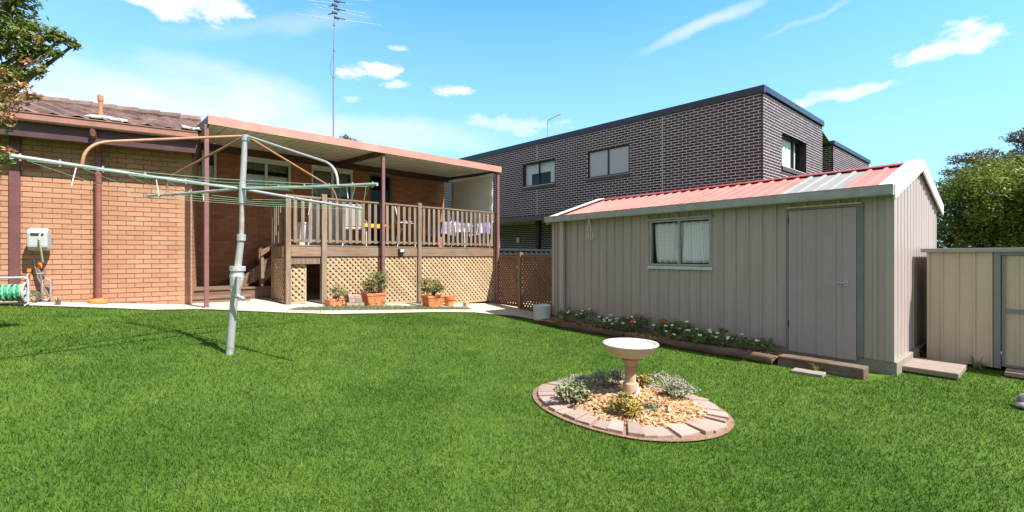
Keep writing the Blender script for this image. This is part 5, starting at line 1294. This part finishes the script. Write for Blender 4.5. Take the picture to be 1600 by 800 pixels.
# ------------------------------------------------------------------ round bed with bird bath
mb = MB(); n = 72
def mound(k): return .065 - .05 * k * k
for j in range(9):
    for i in range(n):
        a, b = 2 * math.pi * i / n, 2 * math.pi * (i + 1) / n; k0, k1 = j / 9 * 1.05, (j + 1) / 9 * 1.05
        P = [(*ring_p(a, k0), mound(k0)), (*ring_p(b, k0), mound(k0)), (*ring_p(b, k1), mound(k1)), (*ring_p(a, k1), mound(k1))]; P = [(p[0], p[1], p[2] + .006 + float(gz(p[0])) ) for p in P]; mb.quad(P[0], P[3], P[2], P[1], .5)
tag(mb.build('soil', surf('reddish_soil', (.22, .13, .085), .95, .3, 18, bump=1, bscale=50), origin=(0, 0, 0)), 'reddish soil mound of the oval bed', 'soil', kind='structure')
g = random.Random(12); a = 0; nb_ = 40
for k in range(nb_):
    w = 2 * math.pi / nb_; am = k * w + g.uniform(-.03, .03)
    mb = MB(); p0, p1 = .74 + g.uniform(-.02, .015), .995 + g.uniform(-.025, .02); hw = w * g.uniform(.44, .485)
    z0 = float(gz(ring_p(am, .9)[0])) - .02; zt = z0 + .066 + g.uniform(-.008, .008); tilt = g.uniform(-.008, .008)
    gp = g.choice((.0, .0, .0, .12))
    q = [(*ring_p(am - hw * (1 - gp), p0),), (*ring_p(am + hw, p0),), (*ring_p(am + hw, p1),), (*ring_p(am - hw * (1 - gp * 1.5), p1),)]
    mb.box8([(*q[0], z0), (*q[3], z0), (*q[2], z0), (*q[1], z0), (*q[0], zt + .012 + tilt), (*q[3], zt + tilt), (*q[2], zt - tilt), (*q[1], zt + .012 - tilt)], k / nb_ if False else g.random())
    tag(mb.build('edging_paver', M_paver, bevel=.005), 'wedge laid pinkish grey paver in the oval ring around the bird bath', 'paver', 'pavers ringing the bird bath bed')
def smp2(g, n):
    a = g.random(n) * 6.283; k = .79 * np.sqrt(g.random(n)); q = RC[None] + RA[None] * (RL * k * np.cos(a))[:, None] + RB[None] * (RW * k * np.sin(a))[:, None]; return q[:, 0], q[:, 1]
v, f, rn = chips(5200, smp2, lambda x, y: .072 - .05 * ring_r(x, y) ** 2 + gz(x), .045, seed=9); o = mesh_np('bark_chips', v, f, 4, rn, M_chips); o.modifiers.new('thickness', 'SOLIDIFY').thickness = .006
tag(o, 'golden bark chips filling the oval bed', 'mulch', kind='stuff')
bx_, by_ = 1.197, 4.60; bz_ = .06
bb_ = thing('bird_bath', (bx_, by_, bz_), 'white bowled stone bird bath standing in the oval bed', 'bird bath')
mb = MB(); mb.lathe((bx_, by_, bz_), [(.080, 0), (.083, .02), (.083, .04), (.079, .05), (.078, .115), (.074, .128), (.062, .136)], 20); pb = mb.build('base', M_pedestal, bb_); smooth_angle(pb)
mb = MB(); n = 20; H = [(.064, .134), (.056, .142), (.054, .15), (.053, .275), (.061, .28), (.061, .292), (.055, .297), (.058, .312), (.076, .34), (.088, .358), (.092, .366), (.092, .376), (.080, .382), (.085, .39), (.105, .397)]
for (r0, z0), (r1, z1) in zip(H, H[1:]): pass
mb.lathe((bx_, by_, bz_), H, 24); smooth_angle(mb.build('pedestal', M_pedestal, bb_))
mb = MB()
for k in range(9):
    t = -1.2 + k * .12; d0 = .083
    mb.tube([(bx_ + (d0 + .004) * math.cos(t), by_ + (d0 + .004) * math.sin(t), bz_ + .015), (bx_ + .078 * math.cos(-.7 + (t + .7) * .2), by_ + .078 * math.sin(-.7 + (t + .7) * .2), bz_ + .135)], [.010, .004], 6)
mb.build('scallop_shell', M_bathwhite, pb)
mb = MB(); mb.lathe((bx_, by_, bz_), [(0.095, 0.392), (0.135, 0.3949), (0.178, 0.4122), (0.212, 0.4395), (0.24, 0.4734), (0.258, 0.5022), (0.268, 0.5166)], 48); bw = mb.build('bowl', M_bath, bb_); smooth_angle(bw, 50)
mb = MB(); mb.lathe((bx_, by_, bz_), [(0.2685, 0.5162), (0.278, 0.5245), (0.273, 0.5346), (0.258, 0.536), (0.246, 0.5274), (0.235, 0.5094), (0.205, 0.4806), (0.15, 0.4518), (0.08, 0.4374), (0, 0.4338)], 48); smooth_angle(mb.build('basin', M_bathwhite, bw), 60)
# plants in the oval bed
def bed_plant(px, py, r, h, n, size, lm, label, seed, **kw):
    x, y = ground_at(px, py); z = float(gz(x)) + .03; return shrub('bed_plant', (x, y, z), clumps((x, y, z + h * .5), (r, r * .85, h * .5), 22, seed, (.25, .42), low=-.3), n, size, lm, label, seed=seed, stem=.005, **kw)
bed_plant(894, 640, .17, .22, 1100, .045, L_rose, 'sage grey rosemary like plant left in the oval bed', 60, shell=.2)
bed_plant(978, 658, .15, .20, 1100, .04, L_gold, 'golden green clump in front of the bird bath', 61, shell=.3)
bed_plant(952, 612, .22, .22, 1700, .03, L_silver, 'silver grey mound behind the bird bath on its left', 62, shell=.25)
bed_plant(908, 613, .26, .14, 1600, .026, L_silver, 'low silver grey carpet at the back left of the oval bed', 63, shell=.25)
bed_plant(1003, 612, .10, .16, 520, .045, L_gold, 'orange tinged golden plant right behind the bird bath', 64, shell=.3)
bed_plant(1062, 632, .21, .19, 1500, .03, L_silver, 'silver grey clump at the right of the oval bed', 65, shell=.25)
bed_plant(1032, 610, .24, .16, 1500, .028, L_silver, 'low silver grey mat behind the strappy plant', 66, shell=.25)
bed_plant(1018, 652, .10, .10, 240, .035, L_rose, 'thin straggly sage plant among the bark chips', 67, shell=.3)
tuft(1046, 628, 'strappy green bulb leaves at the right of the oval bed', 46, .24, L_rose, 8, 'strappy_plant')

# ------------------------------------------------------------------ sky and sun
EL, SDIR = 53, (.84, -.54)
SKYT = (.85, 2.75, 3.8, 1)
w = bpy.data.worlds.new('World'); scene.world = w; w.use_nodes = True; T = w.node_tree; T.nodes.clear()
def nn(ty, **k):
    x = T.nodes.new(ty)
    for a, b in k.items(): setattr(x, a, b)
    return x
out = nn('ShaderNodeOutputWorld'); bg = nn('ShaderNodeBackground'); bg.inputs[1].default_value = .05; T.links.new(bg.outputs[0], out.inputs[0])
sky = nn('ShaderNodeTexSky'); sky.sky_type = 'NISHITA'; sky.sun_disc = False; sky.sun_elevation = R(EL); sky.sun_rotation = math.atan2(SDIR[0], SDIR[1]); sky.air_density = 1.0; sky.dust_density = .6; sky.ozone_density = 1.5
hs = nn('ShaderNodeMix', data_type='RGBA', blend_type='MULTIPLY'); hs.inputs[0].default_value = 1; T.links.new(sky.outputs[0], hs.inputs[6]); hs.inputs[7].default_value = SKYT
geo = nn('ShaderNodeTexCoord'); V = geo.outputs['Generated']
def wm(op, a, b=0., c=None):
    x = nn('ShaderNodeMath', operation=op)
    for s_, v_ in zip(x.inputs, (a, b) if c is None else (a, b, c)):
        if isinstance(v_, (int, float)): s_.default_value = v_
        else: T.links.new(v_, s_)
    return x.outputs[0]
sep = nn('ShaderNodeSeparateXYZ'); T.links.new(V, sep.inputs[0])
# clouds: soft puffs and wisps each at its own bearing, torn by noise
AZ = wm('ARCTAN2', sep.outputs[0], sep.outputs[1]); ELV = wm('ARCSINE', sep.outputs[2])
nz = nn('ShaderNodeTexNoise'); nz.inputs['Scale'].default_value = 19; nz.inputs['Detail'].default_value = 9; nz.inputs['Roughness'].default_value = .62
mp = nn('ShaderNodeMapping'); mp.inputs['Scale'].default_value = (1, 1, 2.2); T.links.new(V, mp.inputs[0]); T.links.new(mp.outputs[0], nz.inputs[0])
nz2 = nn('ShaderNodeTexNoise'); nz2.inputs['Scale'].default_value = 3.2; nz2.inputs['Detail'].default_value = 7; nz2.inputs['Roughness'].default_value = .55
mp2 = nn('ShaderNodeMapping'); mp2.inputs['Scale'].default_value = (1, 1, 2.6); mp2.inputs['Location'].default_value = (.3, .1, .2); T.links.new(V, mp2.inputs[0]); T.links.new(mp2.outputs[0], nz2.inputs[0])
nw = nn('ShaderNodeTexNoise'); nw.inputs['Scale'].default_value = 9; nw.inputs['Detail'].default_value = 5; T.links.new(V, nw.inputs[0]); sw = nn('ShaderNodeSeparateColor'); T.links.new(nw.outputs[1], sw.inputs[0])
AZW = wm('ADD', AZ, wm('MULTIPLY', wm('SUBTRACT', sw.outputs[0], .5), .10)); ELW = wm('ADD', ELV, wm('MULTIPLY', wm('SUBTRACT', sw.outputs[1], .5), .045))
total = None
def bearing(px, py):
    X, Z = (px - 800) / F, (400 - py) / F; return math.atan2(X, 1), math.atan2(Z, math.hypot(X, 1))
for px, py, wx, wy, sl_, amt, soft in ((250, 0, 105, 22, 0, 1.25, 1), (335, 5, 60, 16, 0, 1.0, 1), (580, 108, 42, 13, -.12, 1.15, 1), (610, 132, 26, 6, 0, .8, 1), (708, 144, 34, 8, 0, .9, 1), (1085, 48, 100, 10, -.22, .75, 0), (1480, 72, 105, 14, -.06, 1.2, 1), (1505, 58, 45, 20, 0, 1.1, 1), (1322, 143, 75, 10, -.05, .85, 1),
                                       (230, 140, 270, 52, -.05, 1.0, 0), (120, 190, 260, 55, 0, 1.1, 0), (640, 215, 200, 26, 0, .8, 0), (430, 40, 140, 16, -.3, .5, 0), (620, 74, 20, 5, 0, .7, 1), (800, 195, 90, 12, 0, .6, 1), (545, 152, 16, 4, 0, .6, 1), (1290, 16, 80, 4, -.2, .35, 0)):
    a, e = bearing(px, py); sc = 1 / (F * (1 + ((px - 800) / F) ** 2)); 
    da = wm('SUBTRACT', AZW, a); de = wm('SUBTRACT', wm('SUBTRACT', ELW, e), wm('MULTIPLY', da, -sl_))
    q = wm('ADD', wm('POWER', wm('MULTIPLY', da, 1 / (wx * sc)), 2.), wm('POWER', wm('MULTIPLY', de, 1 / (wy / F / math.sqrt(1 + ((px - 800) / F) ** 2))), 2.))
    v_ = wm('ADD', wm('SUBTRACT', 1., wm('MULTIPLY', q, .62)), wm('MULTIPLY', wm('SUBTRACT', nz.outputs[0] if soft else nz2.outputs[0], .5), 3.7 if soft else 2.6))
    mr = nn('ShaderNodeMapRange', interpolation_type='SMOOTHSTEP'); T.links.new(v_, mr.inputs[0]); mr.inputs[1].default_value = .1 if soft else -.15; mr.inputs[2].default_value = 1.1 if soft else 1.5; mr.inputs[3].default_value = 0; mr.inputs[4].default_value = min(.95, amt * .85)
    m_ = mr.outputs[0]
    total = m_ if total is None else wm('MAXIMUM', total, m_)
haze = wm('MULTIPLY', wm('POWER', wm('SUBTRACT', 1., wm('MINIMUM', wm('MAXIMUM', wm('MULTIPLY', wm('ADD', ELV, wm('MULTIPLY', AZ, .02)), 1.55), 0.), 1.)), 1.2), .95)
mx0 = nn('ShaderNodeMix', data_type='RGBA'); T.links.new(haze, mx0.inputs[0]); T.links.new(hs.outputs[2], mx0.inputs[6]); mx0.inputs[7].default_value = (6.6, 9.2, 11.2, 1)
mx1 = nn('ShaderNodeMix', data_type='RGBA'); T.links.new(total, mx1.inputs[0]); T.links.new(mx0.outputs[2], mx1.inputs[6]); mx1.inputs[7].default_value = (11.2, 11.0, 11.6, 1)
fill_cloud = nn('ShaderNodeMapRange', interpolation_type='SMOOTHSTEP'); T.links.new(wm('ADD', wm('SUBTRACT', wm('MULTIPLY', sep.outputs[2], .9), sep.outputs[1]), wm('MULTIPLY', wm('SUBTRACT', nz2.outputs[0], .5), .9)), fill_cloud.inputs[0]); fill_cloud.inputs[1].default_value = .15; fill_cloud.inputs[2].default_value = .75; fill_cloud.inputs[4].default_value = .8  # pale cloud added to the unseen sky behind and overhead, for neutral fill light
mx2 = nn('ShaderNodeMix', data_type='RGBA'); T.links.new(fill_cloud.outputs[0], mx2.inputs[0]); T.links.new(mx1.outputs[2], mx2.inputs[6]); mx2.inputs[7].default_value = (6.6, 6.1, 5.7, 1)
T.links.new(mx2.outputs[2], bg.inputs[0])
sl = bpy.data.lights.new('sun', 'SUN'); sl.energy = 5.0; sl.angle = R(.53); sl.color = (1, .955, .89)
so = bpy.data.objects.new('sun', sl); COL.objects.link(so); so.location = (20, -10, 40)
dv = Vector((SDIR[0] * math.cos(R(EL)), SDIR[1] * math.cos(R(EL)), math.sin(R(EL)))); so.rotation_euler = dv.to_track_quat('Z', 'Y').to_euler()

vs_ = scene.view_settings; vs_.view_transform = 'Standard'; vs_.look = 'None'; vs_.gamma = 1; vs_.exposure = 1.05; vs_.use_curve_mapping = False
scene.render.engine = 'CYCLES'; scene.cycles.max_bounces = 6; scene.cycles.transparent_max_bounces = 12; scene.cycles.use_denoising = True
scene.render.resolution_x, scene.render.resolution_y = 1024, 512
